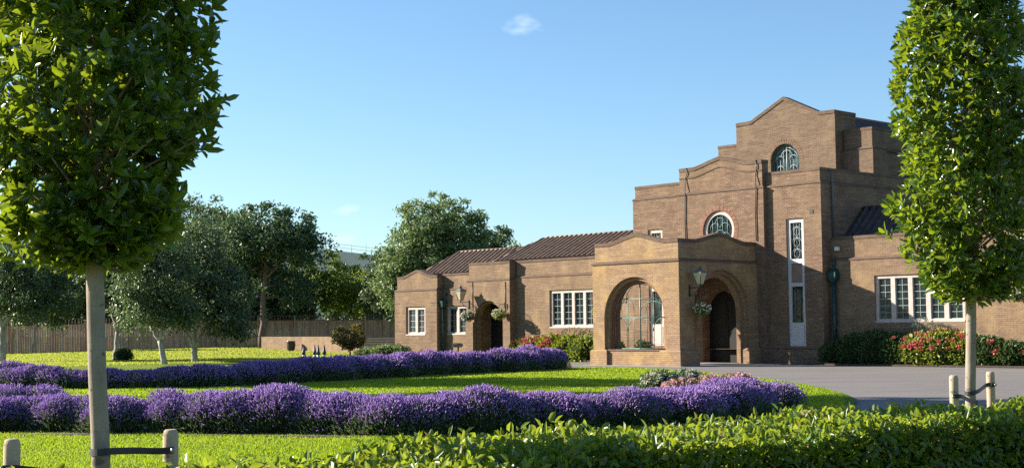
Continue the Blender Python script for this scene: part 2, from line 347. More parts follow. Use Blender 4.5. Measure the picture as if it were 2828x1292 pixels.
M['flower_pink'] = leaf('pink_flowers', [(0.75, 0.30, 0.32), (0.85, 0.48, 0.48), (0.88, 0.70, 0.66)], (0.9, 0.5, 0.5), 0.25, 0.7, 0.2)
M['flower_white'] = leaf('white_flowers', [(0.85, 0.82, 0.74), (0.90, 0.88, 0.85), (0.85, 0.70, 0.35)], (0.9, 0.85, 0.7), 0.25, 0.7, 0.2)
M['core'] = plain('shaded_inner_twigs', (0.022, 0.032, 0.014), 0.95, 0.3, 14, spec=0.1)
def fence_mat():
    m, n, o = newmat('fence_boards'); b = N(n, 'ShaderNodeBsdfPrincipled'); t = N(n, 'ShaderNodeTexCoord'); g = N(n, 'ShaderNodeNewGeometry')
    v = noise(n, mapping(n, t.outputs['Object'], (3, 3, 0.5)), 2.0, 5, 0.6)
    c = ramp(n, g.outputs['Random Per Island'], [(0, (0.50, 0.27, 0.155)), (0.5, (0.64, 0.37, 0.22)), (1, (0.76, 0.47, 0.29))])
    c = mixc(n, mrange(n, v, 0.35, 0.7, 0.5, 0), c, (0.12, 0.09, 0.075))
    n.links.new(c, b.inputs['Base Color']); b.inputs['Roughness'].default_value = 0.85; b.inputs['Specular IOR Level'].default_value = 0.15
    n.links.new(b.outputs[0], o.inputs[0]); return m
M['fence'] = fence_mat()

# ------------------------------------------------------------------ the ground
def gh(x, y):
    def ss(t): t = min(1, max(0, t)); return t * t * (3 - 2 * t)
    return 0.28 * ss((x + 42) / 20) * ss((y - 82) / 30)
def ground():
    xs = np.concatenate([np.linspace(-330, -70, 7), np.linspace(-60, 40, 41), np.linspace(60, 330, 7)])
    ys = np.concatenate([np.linspace(-60, 50, 8), np.linspace(60, 140, 33), np.linspace(160, 480, 9)])
    vs = [(x, y, gh(x, y)) for y in ys for x in xs]; nx = len(xs)
    qs = [(j * nx + i, j * nx + i + 1, (j + 1) * nx + i + 1, (j + 1) * nx + i) for j in range(len(ys) - 1) for i in range(nx - 1)]
    tag(np_obj('ground', vs, qs, M['grass_far'], smooth=True), kind='structure')
ground()
def sheet(name, pts, z, mat, thick=0.0):
    mb = MB(); tris = tessellate_polygon([[Vector((p[0], p[1], 0)) for p in pts]]); n = len(pts)
    vs = [(p[0], p[1], z) for p in pts]
    fs = [tuple(t) for t in tris]
    if thick:
        vs += [(p[0], p[1], z - thick) for p in pts]
        fs += [(i, (i + 1) % n, (i + 1) % n + n, i + n) for i in range(n)]
    mb.add(vs, fs); return mb.build(name, mat)
BA = 0.74525
U = Vector((sin(BA), -cos(BA), 0)); V = Vector((cos(BA), sin(BA), 0)); P0 = Vector((6.525, 54.834, 0))
def L2W(u, v, z=0): return P0 + U * u + V * v + Vector((0, 0, z))
def smooth_poly(pts, k=3, closed=False):
    """Catmull-Rom through points"""
    out = []; n = len(pts)
    for i in range(n - 1):
        p0, p1, p2, p3 = pts[max(i - 1, 0)], pts[i], pts[i + 1], pts[min(i + 2, n - 1)]
        for j in range(k):
            t = j / k
            out.append(tuple(0.5 * ((2 * p1[a]) + (-p0[a] + p2[a]) * t + (2 * p0[a] - 5 * p1[a] + 4 * p2[a] - p3[a]) * t * t + (-p0[a] + 3 * p1[a] - 3 * p2[a] + p3[a]) * t ** 3) for a in range(len(p1))))
    out.append(tuple(pts[-1])); return out
# drive: a wide asphalt sheet in front of the building and on to the right
w0 = L2W(-8.5, -0.6); w1 = L2W(-8.5, 5.2); w2 = L2W(60, 5.2)
drive_pts = [(w0.x - 1, w0.y), (w1.x, w1.y), (w2.x, w2.y), (70, 10), (16, 8.6), (9.5, 14.0), (6.0, 17.2), (3.2, 15.6), (-2, 10.5), (-12, 1.0), (-16, 5.0), (-3, 17), (2.0, 21.5), (3.6, 24), (2.4, 40)]
tag(sheet('drive', drive_pts, 0.012, M['asphalt']), kind='structure')
edge = smooth_poly([(1.2, 53.6), (2.8, 54.3), (4.6, 52.4), (6.3, 46.9), (7.35, 40.2), (7.55, 34.6), (7.2, 29.9), (6.35, 26.6), (4.9, 23.4), (2.4, 19.8), (-1, 15.5), (-6, 9.8), (-12, 4)], 5)
lawn_pts = edge + [(-60, 4), (-60, 36.5), (-16, 38.0), (-8, 39.0), (-4, 43.5), (-1, 48)]
tag(sheet('lawn', lawn_pts, 0.06, M['grass'], 0.07), kind='structure')
# paved path between the back lavender row and the left wing
pth = smooth_poly([(-30, 47.5), (-22, 49), (-14, 55), (-6, 62), (-2, 60.5), (1, 56.5), (3.5, 54.0)], 5)
pl = []; pr = []
for i in range(len(pth)):
    a = Vector(pth[max(i - 1, 0)]); b = Vector(pth[min(i + 1, len(pth) - 1)]); t = (b - a).normalized(); nn = Vector((-t.y, t.x))
    pl.append(tuple(Vector(pth[i]) + nn * 0.9)); pr.append(tuple(Vector(pth[i]) - nn * 0.9))
tag(sheet('path', pl + pr[::-1], 0.008, M['path']), kind='structure')
tag(sheet('path', [(-8.0, 66), (-6.5, 67.5), (-16.0, 88), (-17.5, 87)], 0.010, M['path']), kind='structure')
# planting beds along the facades
b = [L2W(3.2, 4.0), L2W(13, 4.0), L2W(13, 5.7), L2W(3.2, 5.7)]
tag(sheet('flower_bed', [(p.x, p.y) for p in b], 0.09, M['soil'], 0.09), kind='structure')
b = [L2W(-15.3, 3.9), L2W(-5.4, 3.9), L2W(-5.4, 5.7), L2W(-15.3, 5.7)]
tag(sheet('flower_bed', [(p.x, p.y) for p in b], 0.09, M['soil'], 0.09), kind='structure')

# ------------------------------------------------------------------ the building
B = empty('crematorium_chapel', P0, -(pi / 2 - BA))
tag(B, 'large brown brick chapel with stepped gables, arched porch and long low wings', 'building')
def coping_line(top, thick=0.13):
    return [(s, z + 0.03) for s, z in top] + [(s, z - thick) for s, z in reversed(top)]
def gable_top(a, b, zs, zp, sh, n=7):
    """parapet top line: level shoulders sh wide at zs, softly curved rise to the peak zp"""
    c = (a + b) / 2; pts = [(a, zs)]
    L = [(a + sh + (c - a - sh) * t, zs + (zp - zs) * (t - 0.03 * sin(2 * pi * t))) for t in [i / n for i in range(n + 1)]]
    pts += L + [(2 * c - s, z) for s, z in reversed(L[:-1])] + [(b, zs)]
    return pts
def mass(walls, cop, u0, u1, v0, v1, z0, zs, zt, ins=0.08, lower=True):
    """lower wall, weathered ledge at the string course, parapet set back above it"""
    if lower: walls.box(u0, u1, v0, v1, z0, zs)
    cop.hull8((u0 - 0.03, u1 + 0.03, v0 - 0.03, v1 + 0.03), (u0 - 0.03, u1 + 0.03, v0 - 0.03, v1 + 0.03), zs, zs + 0.05)
    cop.hull8((u0 - 0.03, u1 + 0.03, v0 - 0.03, v1 + 0.03), (u0 + ins, u1 - ins, v0 + ins, v1 - ins), zs + 0.05, zs + 0.12)
    if zt: walls.box(u0 + ins, u1 - ins, v0 + ins, v1 - ins, zs + 0.12, zt - 0.12)
    if zt: cop.box(u0 + ins - 0.02, u1 - ins + 0.02, v0 + ins - 0.02, v1 - ins + 0.02, zt - 0.12, zt)

# --- porch
pw = MB(); pc = MB(); red = MB()
CF, SF = -2.4, 1.95           # front arch centre, springing
CS, SS = 2.65, 2.05           # side arch centre, springing
a_, b_ = -4.7, 0.0
for d0, d1, R in ((0, 0.15, 1.65), (0.15, 0.30, 1.52)):
    pw.panel('y', d0, d1, rect(a_, b_, 0.65, 4.15), [arch(CF, R, 0.66, SF)], back=False)
pw.box(a_, a_ + 0.2, 0.3, 0.5, 0.6, 4.15); pw.box(b_ - 0.2, b_, 0.3, 0.5, 0.6, 4.15)
red.panel('y', 0.30, 0.5, rect(a_ + 0.2, b_ - 0.2, 0.65, 4.15), [arch(CF, 1.40, 0.66, SF)])
def side_outline(v0, v1, R, z1=4.15):
    return [(v0, 0)] + [(CS - R, 0)] + [(CS + R * cos(pi - pi * i / 22), SS + R * sin(pi - pi * i / 22)) for i in range(23)] + [(CS + R, 0), (v1, 0), (v1, z1), (v0, z1)]
for sgn, uo in ((1, 0.0), (-1, -4.7)):
    for k, (t0, t1, R) in enumerate(((0, 0.15, 1.80), (0.15, 0.30, 1.66), (0.30, 0.5, 1.52))):
        x0, x1 = sorted((uo - sgn * t0, uo - sgn * t1))
        pw.panel('x', x0, x1, side_outline(0.5 if k == 2 else 0.5, 5.0, R), back=True)
# plinth piers (a step proud of the wall) and the low wall under the grille
for (x0, x1, y0, y1) in ((-4.8, -3.86, -0.1, 0.5), (-1.0, 0.1, -0.1, 0.5), (-0.5, 0.1, 0.5, 1.08), (-0.5, 0.1, 4.22, 5.0), (-4.8, -4.2, 0.5, 1.08), (-4.8, -4.2, 4.22, 5.0)):
    pw.box(x0, x1, y0, y1, 0, 0.60); pw.hull8((x0, x1, y0, y1), (x0 + 0.06, x1 - 0.06, y0 + 0.06, y1 - 0.0), 0.60, 0.66)
pw.box(-3.86, -1.0, 0.02, 0.5, 0, 0.62); pc.box(-3.86, -1.0, -0.02, 0.52, 0.62, 0.68)
pw.box(-4.2, -0.5, 0.5, 5.0, 4.0, 4.15)      # ceiling slab
# ledge and gabled parapets on the three free sides
pc.hull8((-4.75, 0.05, -0.05, 5.0), (-4.75, 0.05, -0.05, 5.0), 4.15, 4.20); pc.hull8((-4.75, 0.05, -0.05, 5.0), (-4.62, -0.08, 0.08, 5.0), 4.20, 4.27)
tf = gable_top(-4.62, -0.08, 5.02, 5.36, 0.75); ts = gable_top(0.38, 5.0, 5.02, 5.34, 0.75)
pw.panel('y', 0.08, 0.38, [(-4.62, 4.27), (-0.08, 4.27)] + [(s, z - 0.13) for s, z in reversed(tf)])
pc.panel('y', 0.06, 0.40, coping_line(tf))
for x0, x1 in ((-0.38, -0.08), (-4.62, -4.32)):
    pw.panel('x', x0, x1, [(0.38, 4.27), (5.0, 4.27)] + [(s, z - 0.13) for s, z in reversed(ts)])
    pc.panel('x', x0 - 0.02, x1 + 0.02, coping_line([(0.405, ts[0][1])] + ts[1:]))
pw.build('porch_wall', M['brick_porch'], B, uv=True); red.build('arch_lining', M['brick_red'], B, uv=True)
pc.build('porch_coping', M['coping'], B, uv=True)
MB().box(-4.2, -0.5, 0.5, 5.0, 4.27, 4.5).build('porch_roof', M['felt'], B)
MB().box(-5.0, 0.3, -0.3, 5.0, 0.0, 0.03).build('porch_floor', M['path'], B)

# --- middle block with round window and curved gable
tall = MB(); tc_ = MB()
mid = MB()
DC, DR, DS = -2.0, 1.0, 2.1
RW = (-2.0, 5.66)
mid.panel('y', 5.0, 5.2, rect(-4.3, 0.4, 0, 7.30), [arch(DC, DR, 0.01, DS), circle(*RW, 0.84)])
mt = gable_top(-4.2, 0.3, 8.47, 8.82, 0.8)
mid.panel('y', 5.08, 5.5, [(-4.2, 7.42), (0.3, 7.42)] + [(s, z - 0.13) for s, z in reversed(mt)])
mid.build('middle_wall', M['brick_tall'], B, uv=True)
mc = MB(); mc.hull8((-4.33, 0.43, 4.97, 5.2), (-4.33, 0.43, 4.97, 5.2), 7.30, 7.35); mc.hull8((-4.33, 0.43, 4.97, 5.2), (-4.2, 0.3, 5.08, 5.2), 7.35, 7.42)
mc.panel('y', 5.05, 5.53, coping_line(mt)); 
lowline = [(s, z - 0.42) for s, z in mt]; mc.panel('y', 5.055, 5.09, coping_line(lowline, 0.03))
mc.build('middle_coping', M['coping'], B, uv=True)
# brick rings round the arches, flush bands of darker headers standing 8 mm proud
ring = MB(); ring2 = MB()
def ringband(mb, c, z, R0, R1, d0, d1, a0=0, a1=pi, n=26, axis='y'):
    outer = [(c + R1 * cos(a0 + (a1 - a0) * i / n), z + R1 * sin(a0 + (a1 - a0) * i / n)) for i in range(n + 1)]
    inner = [(c + R0 * cos(a0 + (a1 - a0) * i / n), z + R0 * sin(a0 + (a1 - a0) * i / n)) for i in range(n + 1)]
    mb.panel(axis, d0, d1, outer + inner[::-1])
for i in range(30):   # voussoirs of the round window, one wedge each in the same mesh
    ringband(ring, RW[0], RW[1], 0.85, 1.06, 4.992, 5.02, 2 * pi * i / 30 + 0.015, 2 * pi * (i + 1) / 30 - 0.015, 2)
for i in range(22):
    ringband(ring2, -1.98, 9.0, 0.80, 1.02, 9.792, 9.82, pi * i / 22 + 0.012, pi * (i + 1) / 22 - 0.012, 2)
ring.build('window_surround', M['brick_pink'], B, uv=True); ring2.build('window_surround', M['brick_tall'], B, uv=True)
# --- tall block
slots = [(1.37, 2.23), (-6.22, -5.36)]
tall.panel('y', 5.2, 5.55, rect(-7.1, 3.1, 0.6, 7.30), [rect(a, b, 0.73, 5.94) for a, b in slots] + [arch(DC, DR, 0.61, DS), circle(*RW, 0.84)])
tall.box(-7.14, DC - DR, 5.14, 5.55, 0, 0.6); tall.box(DC + DR, 3.14, 5.14, 5.55, 0, 0.6)
tall.box(-7.1, -3.2, 5.55, 18, 0, 7.30); tall.box(-0.8, 3.1, 5.55, 18, 0, 7.30); tall.box(-3.2, -0.8, 5.55, 18, 3.3, 7.30); tall.box(-3.2, -0.8, 9.5, 18, 0, 3.3)
mass(tall, tc_, -7.1, 3.1, 5.2, 18, 7.0, 7.30, 7.95, lower=False)
tc_.hull8((-7.14, DC - DR, 5.14, 5.5), (-7.1, DC - DR, 5.2, 5.5), 0.6, 0.64); tc_.hull8((DC + DR, 3.14, 5.14, 5.5), (DC + DR, 3.1, 5.2, 5.5), 0.6, 0.64)
tall.build('tall_wall', M['brick_tall'], B, uv=True); tc_.build('tall_coping', M['coping'], B, uv=True)
# vent brick
MB().box(2.55, 2.72, 5.18, 5.3, 6.08, 6.24).build('vent_brick', M['black_iron'], B)
# --- upper gabled block, flanks and chapel roof
up = MB(); uc = MB()
ug = [(-4.7, 10.98), (-3.85, 11.0), (-1.98, 11.90), (-0.1, 11.0), (0.74, 10.98)]
WC = -1.98
up.panel('y', 9.8, 10.15, [(-4.7, 7.9), (0.74, 7.9)] + [(s, z - 0.13) for s, z in reversed(ug)], [arch(WC, 0.78, 7.95, 9.0)])
up.box(-4.7, 0.74, 10.15, 11.4, 7.9, 10.7)
uc.panel('y', 9.77, 10.2, coping_line(ug)); uc.box(0.36, 0.77, 10.2, 11.4, 10.84, 11.0); uc.box(-4.73, -4.3, 10.2, 11.4, 10.84, 11.0)
up.box(0.40, 0.74, 10.15, 11.4, 10.7, 10.84); up.box(-4.7, -4.3, 10.15, 11.4, 10.7, 10.84)
for x0, x1 in ((-6.3, -4.7), (0.74, 2.3)):
    up.box(x0, x1, 10.3, 13.2, 7.9, 9.20); e0 = 0 if x0 < -5 else 0.06; e1 = 0.06 if x0 < -5 else 0
    uc.hull8((x0 - 0.04, x1 + 0.04, 10.26, 13.2), (x0 + 0.06, x1 - 0.06, 10.36, 13.2), 9.20, 9.30)
    up.box(x0 + 0.06, x1 - 0.06, 10.36, 13.2, 9.30, 10.02); uc.box(x0 + 0.04, x1 - 0.04, 10.34, 13.22, 10.02, 10.14)
up.box(2.05, 2.9, 13.2, 40, 7.3, 8.6)
up.build('upper_wall', M['brick_upper'], B, uv=True); uc.build('upper_coping', M['coping'], B, uv=True)
def slope_roof(mb, e0, e1, r1, r0, pitch=0.22, rib=0.05, n=None):
    """pan-tiled slope: corrugated sheet between an eave line e0-e1 and a ridge line r0-r1 (same direction), ribs running up the slope"""
    e0, e1, r0, r1 = map(Vector, (e0, e1, r0, r1))
    L = (e1 - e0).length; d = (e1 - e0).normalized()
    up_ = ((r0 + r1) / 2 - (e0 + e1) / 2); up_ -= d * up_.dot(d); H = up_.length; upn = up_.normalized(); nr = d.cross(upn).normalized()
    if nr.z < 0: nr = -nr
    s0 = (r0 - e0).dot(d); s1 = (r1 - e0).dot(d)
    lo = min(0, s0); hi = max(L, s1); steps = int((hi - lo) / pitch) * 6; rows = 8
    prof = [0, 0.0, 0.0, 0.85, 1.0, 0.85]
    for i in range(steps):
        sa = lo + (hi - lo) * i / steps; sb = lo + (hi - lo) * (i + 1) / steps
        ha = prof[i % 6] * rib; hb = prof[(i + 1) % 6] * rib
        def span(s):   # lowest and highest t of the slope at position s
            t0, t1 = 0.0, 1.0
            if s < 0: t0 = max(t0, s / s0) if s0 < 0 else 1
            if s > L: t0 = max(t0, (s - L) / (s1 - L)) if s1 > L else 1
            if s < s0: t1 = min(t1, s / s0) if s0 > 0 else t1
            if s > s1: t1 = min(t1, (L - s) / (L - s1)) if s1 < L else t1
            return t0, t1
        A = span(sa); Bq = span(sb)
        if A[1] <= A[0] and Bq[1] <= Bq[0]: continue
        pts = [e0 + d * sa + upn * H * A[0] + nr * ha, e0 + d * sb + upn * H * Bq[0] + nr * hb, e0 + d * sb + upn * H * max(Bq) + nr * hb, e0 + d * sa + upn * H * max(A) + nr * ha]
        mb.add(pts, [(0, 1, 2, 3)], True)
    return mb
cr = MB(); cr.add([(-6.4, 11.4, 9.1), (2.4, 11.4, 9.1), (-1.98, 11.4, 11.4), (-6.4, 40, 9.1), (2.4, 40, 9.1), (-1.98, 40, 11.4)], [(0, 1, 2), (5, 4, 3), (1, 4, 5, 2), (0, 2, 5, 3), (0, 3, 4, 1)])
cr.build('chapel_roof', M['tile_dark'], B)
rr = MB(); slope_roof(rr, (2.95, 13.22, 8.65), (2.95, 40, 8.65), (-1.98, 40, 11.45), (-1.98, 13.22, 11.45), 0.3, 0.05); rr.build('chapel_tiles', M['tile_dark'], B)
MB().tube([(-1.98, 11.4, 11.44), (-1.98, 40, 11.44)], 0.11, 8).build('ridge_tile', M['tile'], B)
st = MB(); st.box(1.2, 2.4, 20, 21.2, 8.4, 12.35); st.box(1.05, 2.55, 19.85, 21.35, 12.35, 12.5); st.hull8((1.0, 2.6, 19.8, 21.4), (1.35, 2.25, 20.2, 21.0), 12.5, 13.0)
st.build('chimney', M['brick_upper'], B, uv=True)
st = MB(); st.box(7.4, 8.3, 15.0, 16.0, 6.0, 10.3); st.box(7.3, 8.4, 14.9, 16.1, 10.3, 10.45); st.build('chimney', M['brick_upper'], B, uv=True)

# --- wings
wg = MB(); wc = MB()
F = 5.75
# right wing: front with window, parapet, projecting bay at the far end
RWn = (5.12, 8.98, 1.64, 3.5)
wg.panel('y', F, F + 0.35, rect(3.1, 11.2, 0, 4.15), [rect(*RWn)]); wg.box(3.1, 18, F + 0.35, 13, 0, 4.15)
wg.box(11.2, 18, 5.35, F + 0.35, 0, 4.15)
wc.hull8((3.1, 11.2, F - 0.03, 13), (3.1, 11.2, F - 0.03, 13), 4.15, 4.20); wc.hull8((3.1, 11.2, F - 0.03, 13), (3.1, 11.2, F + 0.09, 13), 4.20, 4.27)
wg.box(3.1, 11.2, F + 0.09, F + 0.5, 4.27, 4.99); wc.box(3.1, 11.2, F + 0.07, F + 0.52, 4.99, 5.12)
wc.box(11.17, 18, 5.32, F + 0.6, 4.15, 4.22); wg.box(11.28, 18, 5.43, F + 0.6, 4.22, 4.99); wc.box(11.26, 18, 5.41, F + 0.62, 4.99, 5.12)
wg.build('wing_wall', M['brick_wing'], B, uv=True); wc.build('wing_coping', M['coping'], B, uv=True); wg = MB(); wc = MB()
# left wing, nearer part
LW = (-13.2, -9.3, 1.55, 3.40)
wg.panel('y', F, F + 0.35, rect(-15.64, -7.1, 0, 4.07), [rect(*LW)]); wg.box(-15.95, -7.1, F + 0.35, 11, 0, 4.07)
wc.box(-15.64, -7.1, F - 0.03, F + 0.5, 4.07, 4.12); wc.hull8((-15.64, -7.1, F - 0.03, F + 0.5), (-15.64, -7.1, F + 0.09, F + 0.5), 4.12, 4.19)
wg.box(-15.64, -7.1, F + 0.09, F + 0.45, 4.19, 4.84); wc.box(-15.64, -7.1, F + 0.06, F + 0.5, 4.84, 4.96)
wg.build('wing_wall', M['brick_wing'], B, uv=True); wc.build('wing_coping', M['coping'], B, uv=True); wg = MB(); wc = MB()
# small porch of the left wing
AP = (-17.27, 1.08, 1.88)
for d0, d1, R in ((5.35, 5.5, 1.10), (5.5, 5.75, 0.98)):
    o_ = [(-18.9, 0)] + [(AP[0] - R, 0)] + [(AP[0] + R * cos(pi - pi * i / 22), AP[2] + R * sin(pi - pi * i / 22)) for i in range(23)] + [(AP[0] + R, 0), (-15.64, 0), (-15.64, 3.98), (-18.9, 3.98)]
    wg.panel('y', d0, d1, o_, back=(d0 > 5.4))
wg.box(-18.9, -18.45, 5.75, 6.1, 0, 3.98); wg.box(-16.1, -15.64, 5.75, 6.1, 0, 3.98)
wg.box(-18.45, -16.1, 5.75, 8.2, 3.2, 3.98)
wc.box(-18.93, -15.61, 5.32, 6.1, 3.98, 4.03); wc.hull8((-18.93, -15.61, 5.32, 6.1), (-18.82, -15.72, 5.43, 6.1), 4.03, 4.10)
wg.box(-18.82, -15.72, 5.43, 6.3, 4.10, 4.83); wc.box(-18.84, -15.70, 5.41, 6.32, 4.83, 4.95)
wg.box(-18.45, -16.1, 8.2, 11, 0, 4.4)
wg.box(-18.93, -18.35, 5.25, 5.35, 0, 1.9)
wg.build('wing_wall', M['brick_wing'], B, uv=True); wc.build('wing_coping', M['coping'], B, uv=True); wg = MB(); wc = MB()
# left wing, further part
W2 = (-21.0, -19.35, 1.25, 2.77)
wg.panel('y', F, F + 0.35, rect(-21.4, -18.9, 0, 3.62), [rect(*W2)]); wg.box(-22.3, -18.45, F + 0.35, 11, 0, 3.62)
wc.box(-21.4, -18.9, F - 0.03, F + 0.5, 3.62, 3.67); wc.hull8((-21.4, -18.9, F - 0.03, F + 0.5), (-21.4, -18.9, F + 0.09, F + 0.5), 3.67, 3.74)
wg.box(-21.4, -18.9, F + 0.09, F + 0.45, 3.74, 4.39); wc.box(-21.4, -18.9, F + 0.06, F + 0.5, 4.39, 4.5)
wg.build('wing_wall', M['brick_wing'], B, uv=True); wc.build('wing_coping', M['coping'], B, uv=True); wg = MB(); wc = MB()
# end block
W1 = (-23.92, -22.26, 1.23, 2.78)
wg.panel('y', 5.3, 5.65, rect(-24.9, -21.3, 0.42, 3.62), [rect(*W1)]); wg.box(-24.9, -21.3, 5.65, 11, 0.42, 3.62); wg.box(-24.96, -21.26, 5.24, 11, 0, 0.42)
wc.box(-24.93, -21.27, 5.27, 11, 3.62, 3.67); wc.hull8((-24.93, -21.27, 5.27, 11), (-24.82, -21.38, 5.38, 11), 3.67, 3.74)
te = gable_top(-24.78, -21.34, 4.40, 4.74, 0.5)
wg.panel('y', 5.38, 5.75, [(-24.78, 3.74), (-21.34, 3.74)] + [(s, z - 0.11) for s, z in reversed(te)]); wc.panel('y', 5.36, 5.78, coping_line(te, 0.11))
wg.box(-24.78, -24.4, 5.75, 11, 3.74, 4.4); wg.box(-21.72, -21.36, 5.80, 6.3, 3.74, 4.4)
wg.build('wing_wall', M['brick_wing'], B, uv=True); wc.build('wing_coping', M['coping'], B, uv=True)
# tile creasing slips let into the corners of the end block
ts_ = MB()
for x0, x1 in ((-24.91, -24.45), (-21.85, -21.29)):
    for k in range(5): MB().box(x0, x1, 5.288, 5.31, 0.95 + 0.5 * k, 0.98 + 0.5 * k).build('tile_course', M['brown_bark'], B)
# wing roofs
def hip_roof(name, mat, u0, u1, ve, vr, ze, zr, hipL=0, hipR=0):
    mb = MB(); slope_roof(mb, (u0, ve, ze), (u1, ve, ze), (u1 - hipR, vr, zr), (u0 + hipL, vr, zr), 0.34, 0.17)
    vb = 2 * vr - ve
    base = [(u0, ve, ze - 0.02), (u1, ve, ze - 0.02), (u1, vb, ze - 0.02), (u0, vb, ze - 0.02), (u0 + hipL, vr, zr - 0.02), (u1 - hipR, vr, zr - 0.02)]
    mb.add(base, [(0, 1, 5, 4), (2, 3, 4, 5), (3, 0, 4), (1, 2, 5)])
    mb.tube([(u0 + hipL - 0.02, vr, zr + 0.04), (u1 - hipR, vr, zr + 0.04)], 0.1, 8)
    if hipL: mb.tube([(u0, ve, ze + 0.04), (u0 + hipL, vr, zr + 0.04)], 0.09, 8); mb.tube([(u0, vb, ze + 0.04), (u0 + hipL, vr, zr + 0.04)], 0.09, 8)
    return mb.build(name, mat, B)
hip_roof('wing_roof', M['tile'], -17.8, -7.1, 6.15, 8.7, 4.9, 6.17, 1.35, 0)
hip_roof('wing_roof', M['tile'], -24.0, -17.0, 6.15, 8.2, 4.42, 5.72, 1.25, 0)
hip_roof('wing_roof', M['tile_dark'], 3.1, 18.0, 6.4, 8.2, 4.75, 6.35, 0, 0)
# doors, near black so the shade of the deep doorways is in their colour
dm = MB(); dm.panel('y', 5.50, 5.54, arch(DC, DR, 0.02, DS)); dm.box(DC - 0.02, DC + 0.02, 5.48, 5.50, 0.02, 3.05)
for z in (0.5, 1.3, 2.1): dm.box(DC - 0.85, DC - 0.1, 5.485, 5.50, z, z + 0.6); dm.box(DC + 0.1, DC + 0.85, 5.485, 5.50, z, z + 0.6)
dm.build('door', M['door'], B)
dm = MB(); dm.box(-18.44, -16.11, 6.6, 6.66, 0, 3.19)
for x in (-18.1, -17.2): 
    for z in (0.3, 1.3): dm.box(x, x + 0.75, 6.57, 6.6, z, z + 0.8)
dm.build('door', M['door'], B)

# --- windows
def grid_window(u0, u1, z0, z1, v, n, mull, fr=0.13, cols=2, rows=6, curtain=False):
    """stone frame and mullions > glass panes > leading"""
    w = (u1 - u0 - 2 * fr - (n - 1) * mull) / n; holes = []; 
    for i in range(n):
        a = u0 + fr + i * (w + mull); holes.append(rect(a, a + w, z0 + fr, z1 - fr))
    f = MB(); f.panel('y', v + 0.07, v + 0.22, rect(u0 + 0.004, u1 - 0.004, z0 + 0.004, z1 - 0.004), holes)
    f.box(u0 + 0.004, u1 - 0.004, v - 0.02, v + 0.07, z0 + 0.004, z0 + 0.07)
    fo = f.build('window', M['stone'], B, bevel=0.008)
    for h in holes:
        a, b2, c, d = h[0][0], h[1][0], h[0][1], h[2][1]
        MB().box(a - 0.01, b2 + 0.01, v + 0.15, v + 0.17, c - 0.01, d + 0.01).build('pane', M['glass_blue'] if curtain else M['glass'], fo)
        g = MB()
        for k in range(1, cols): x = a + (b2 - a) * k / cols; g.box(x - 0.009, x + 0.009, v + 0.13, v + 0.15, c, d)
        for k in range(1, rows): z = c + (d - c) * k / rows; g.box(a, b2, v + 0.128, v + 0.148, z - 0.009, z + 0.009)
        g.box(a, a + 0.03, v + 0.125, v + 0.15, c, d); g.box(b2 - 0.03, b2, v + 0.125, v + 0.15, c, d)
        g.box(a + 0.03, b2 - 0.03, v + 0.125, v + 0.15, c, c + 0.03); g.box(a + 0.03, b2 - 0.03, v + 0.125, v + 0.15, d - 0.03, d)
        g.build('leading', M['lead'] if not curtain else M['stone'], fo)
    return fo
grid_window(*RWn, F, 5, 0.20, rows=6)
grid_window(*LW, F, 5, 0.18, fr=0.15, rows=5)
grid_window(*W2, F, 2, 0.22, fr=0.13, rows=4)
grid_window(*W1, 5.3, 2, 0.20, fr=0.16, rows=4, curtain=True)
def arcs(mb, c, z, R, a0, a1, v, r=0.014, n=10):
    mb.tube([(c + R * cos(a0 + (a1 - a0) * i / n), v, z + R * sin(a0 + (a1 - a0) * i / n)) for i in range(n + 1)], r, 5)
def tracery(mb, c, w, z0, z1, v, r=0.012):
    """wrought pattern of stems that part into arcs, in a rectangle"""
    for k in (-0.5, 0, 0.5): mb.tube([(c + k * w, v, z0), (c + k * w, v, z1)], r, 5)
    z = z1 - 0.15
    while z > z0 + 0.3:
        for s in (-1, 1):
            arcs(mb, c + s * w * 0.5, z - 0.0, w * 0.5, pi / 2 + (pi / 2 if s > 0 else 0) - (0 if s > 0 else pi / 2), pi if s > 0 else pi / 2 * 0, v, r) if False else None
            mb.tube([(c + s * w * 0.95 * sin(t * pi / 2), v, z - 0.30 * (1 - cos(t * pi / 2)) ) for t in [i / 6 for i in range(7)]], r, 5)
            mb.tube([(c + s * w * 0.5 * sin(t * pi), v, z - 0.42 * t) for t in [i / 8 for i in range(9)]], r, 5)
        z -= 0.45
for a, b2 in slots:
    f = MB(); fr = 0.15
    f.panel('y', 5.27, 5.42, rect(a + 0.004, b2 - 0.004, 0.734, 5.93), [rect(a + fr, b2 - fr, 1.69, 3.16), rect(a + fr, b2 - fr, 3.31, 4.10), rect(a + fr, b2 - fr, 4.28, 5.77)])
    f.box(a + 0.12, b2 - 0.12, 5.255, 5.27, 0.80, 1.60)
    fo = f.build('window', M['white_panel'] if a > 0 else M['stone'], B)
    MB().box(a + fr - 0.01, b2 - fr + 0.01, 5.35, 5.37, 1.68, 3.17).build('pane', M['glass'], fo)
    MB().box(a + fr - 0.01, b2 - fr + 0.01, 5.35, 5.37, 4.27, 5.78).build('pane', M['glass'], fo)
    MB().box(a + fr - 0.01, b2 - fr + 0.01, 5.32, 5.35, 3.30, 4.11).build('panel', M['brown_panel'], fo)
    g = MB(); c = (a + b2) / 2
    tracery(g, c, (b2 - a) / 2 - fr, 4.29, 5.76, 5.335); g.build('grille', M['lead'], fo)
    g = MB()
    for k in (-0.12, 0.12): g.tube([(c + k, 5.335, 1.69), (c + k, 5.335, 3.16)], 0.01, 5)
    g.build('grille', M['green_iron'], fo)
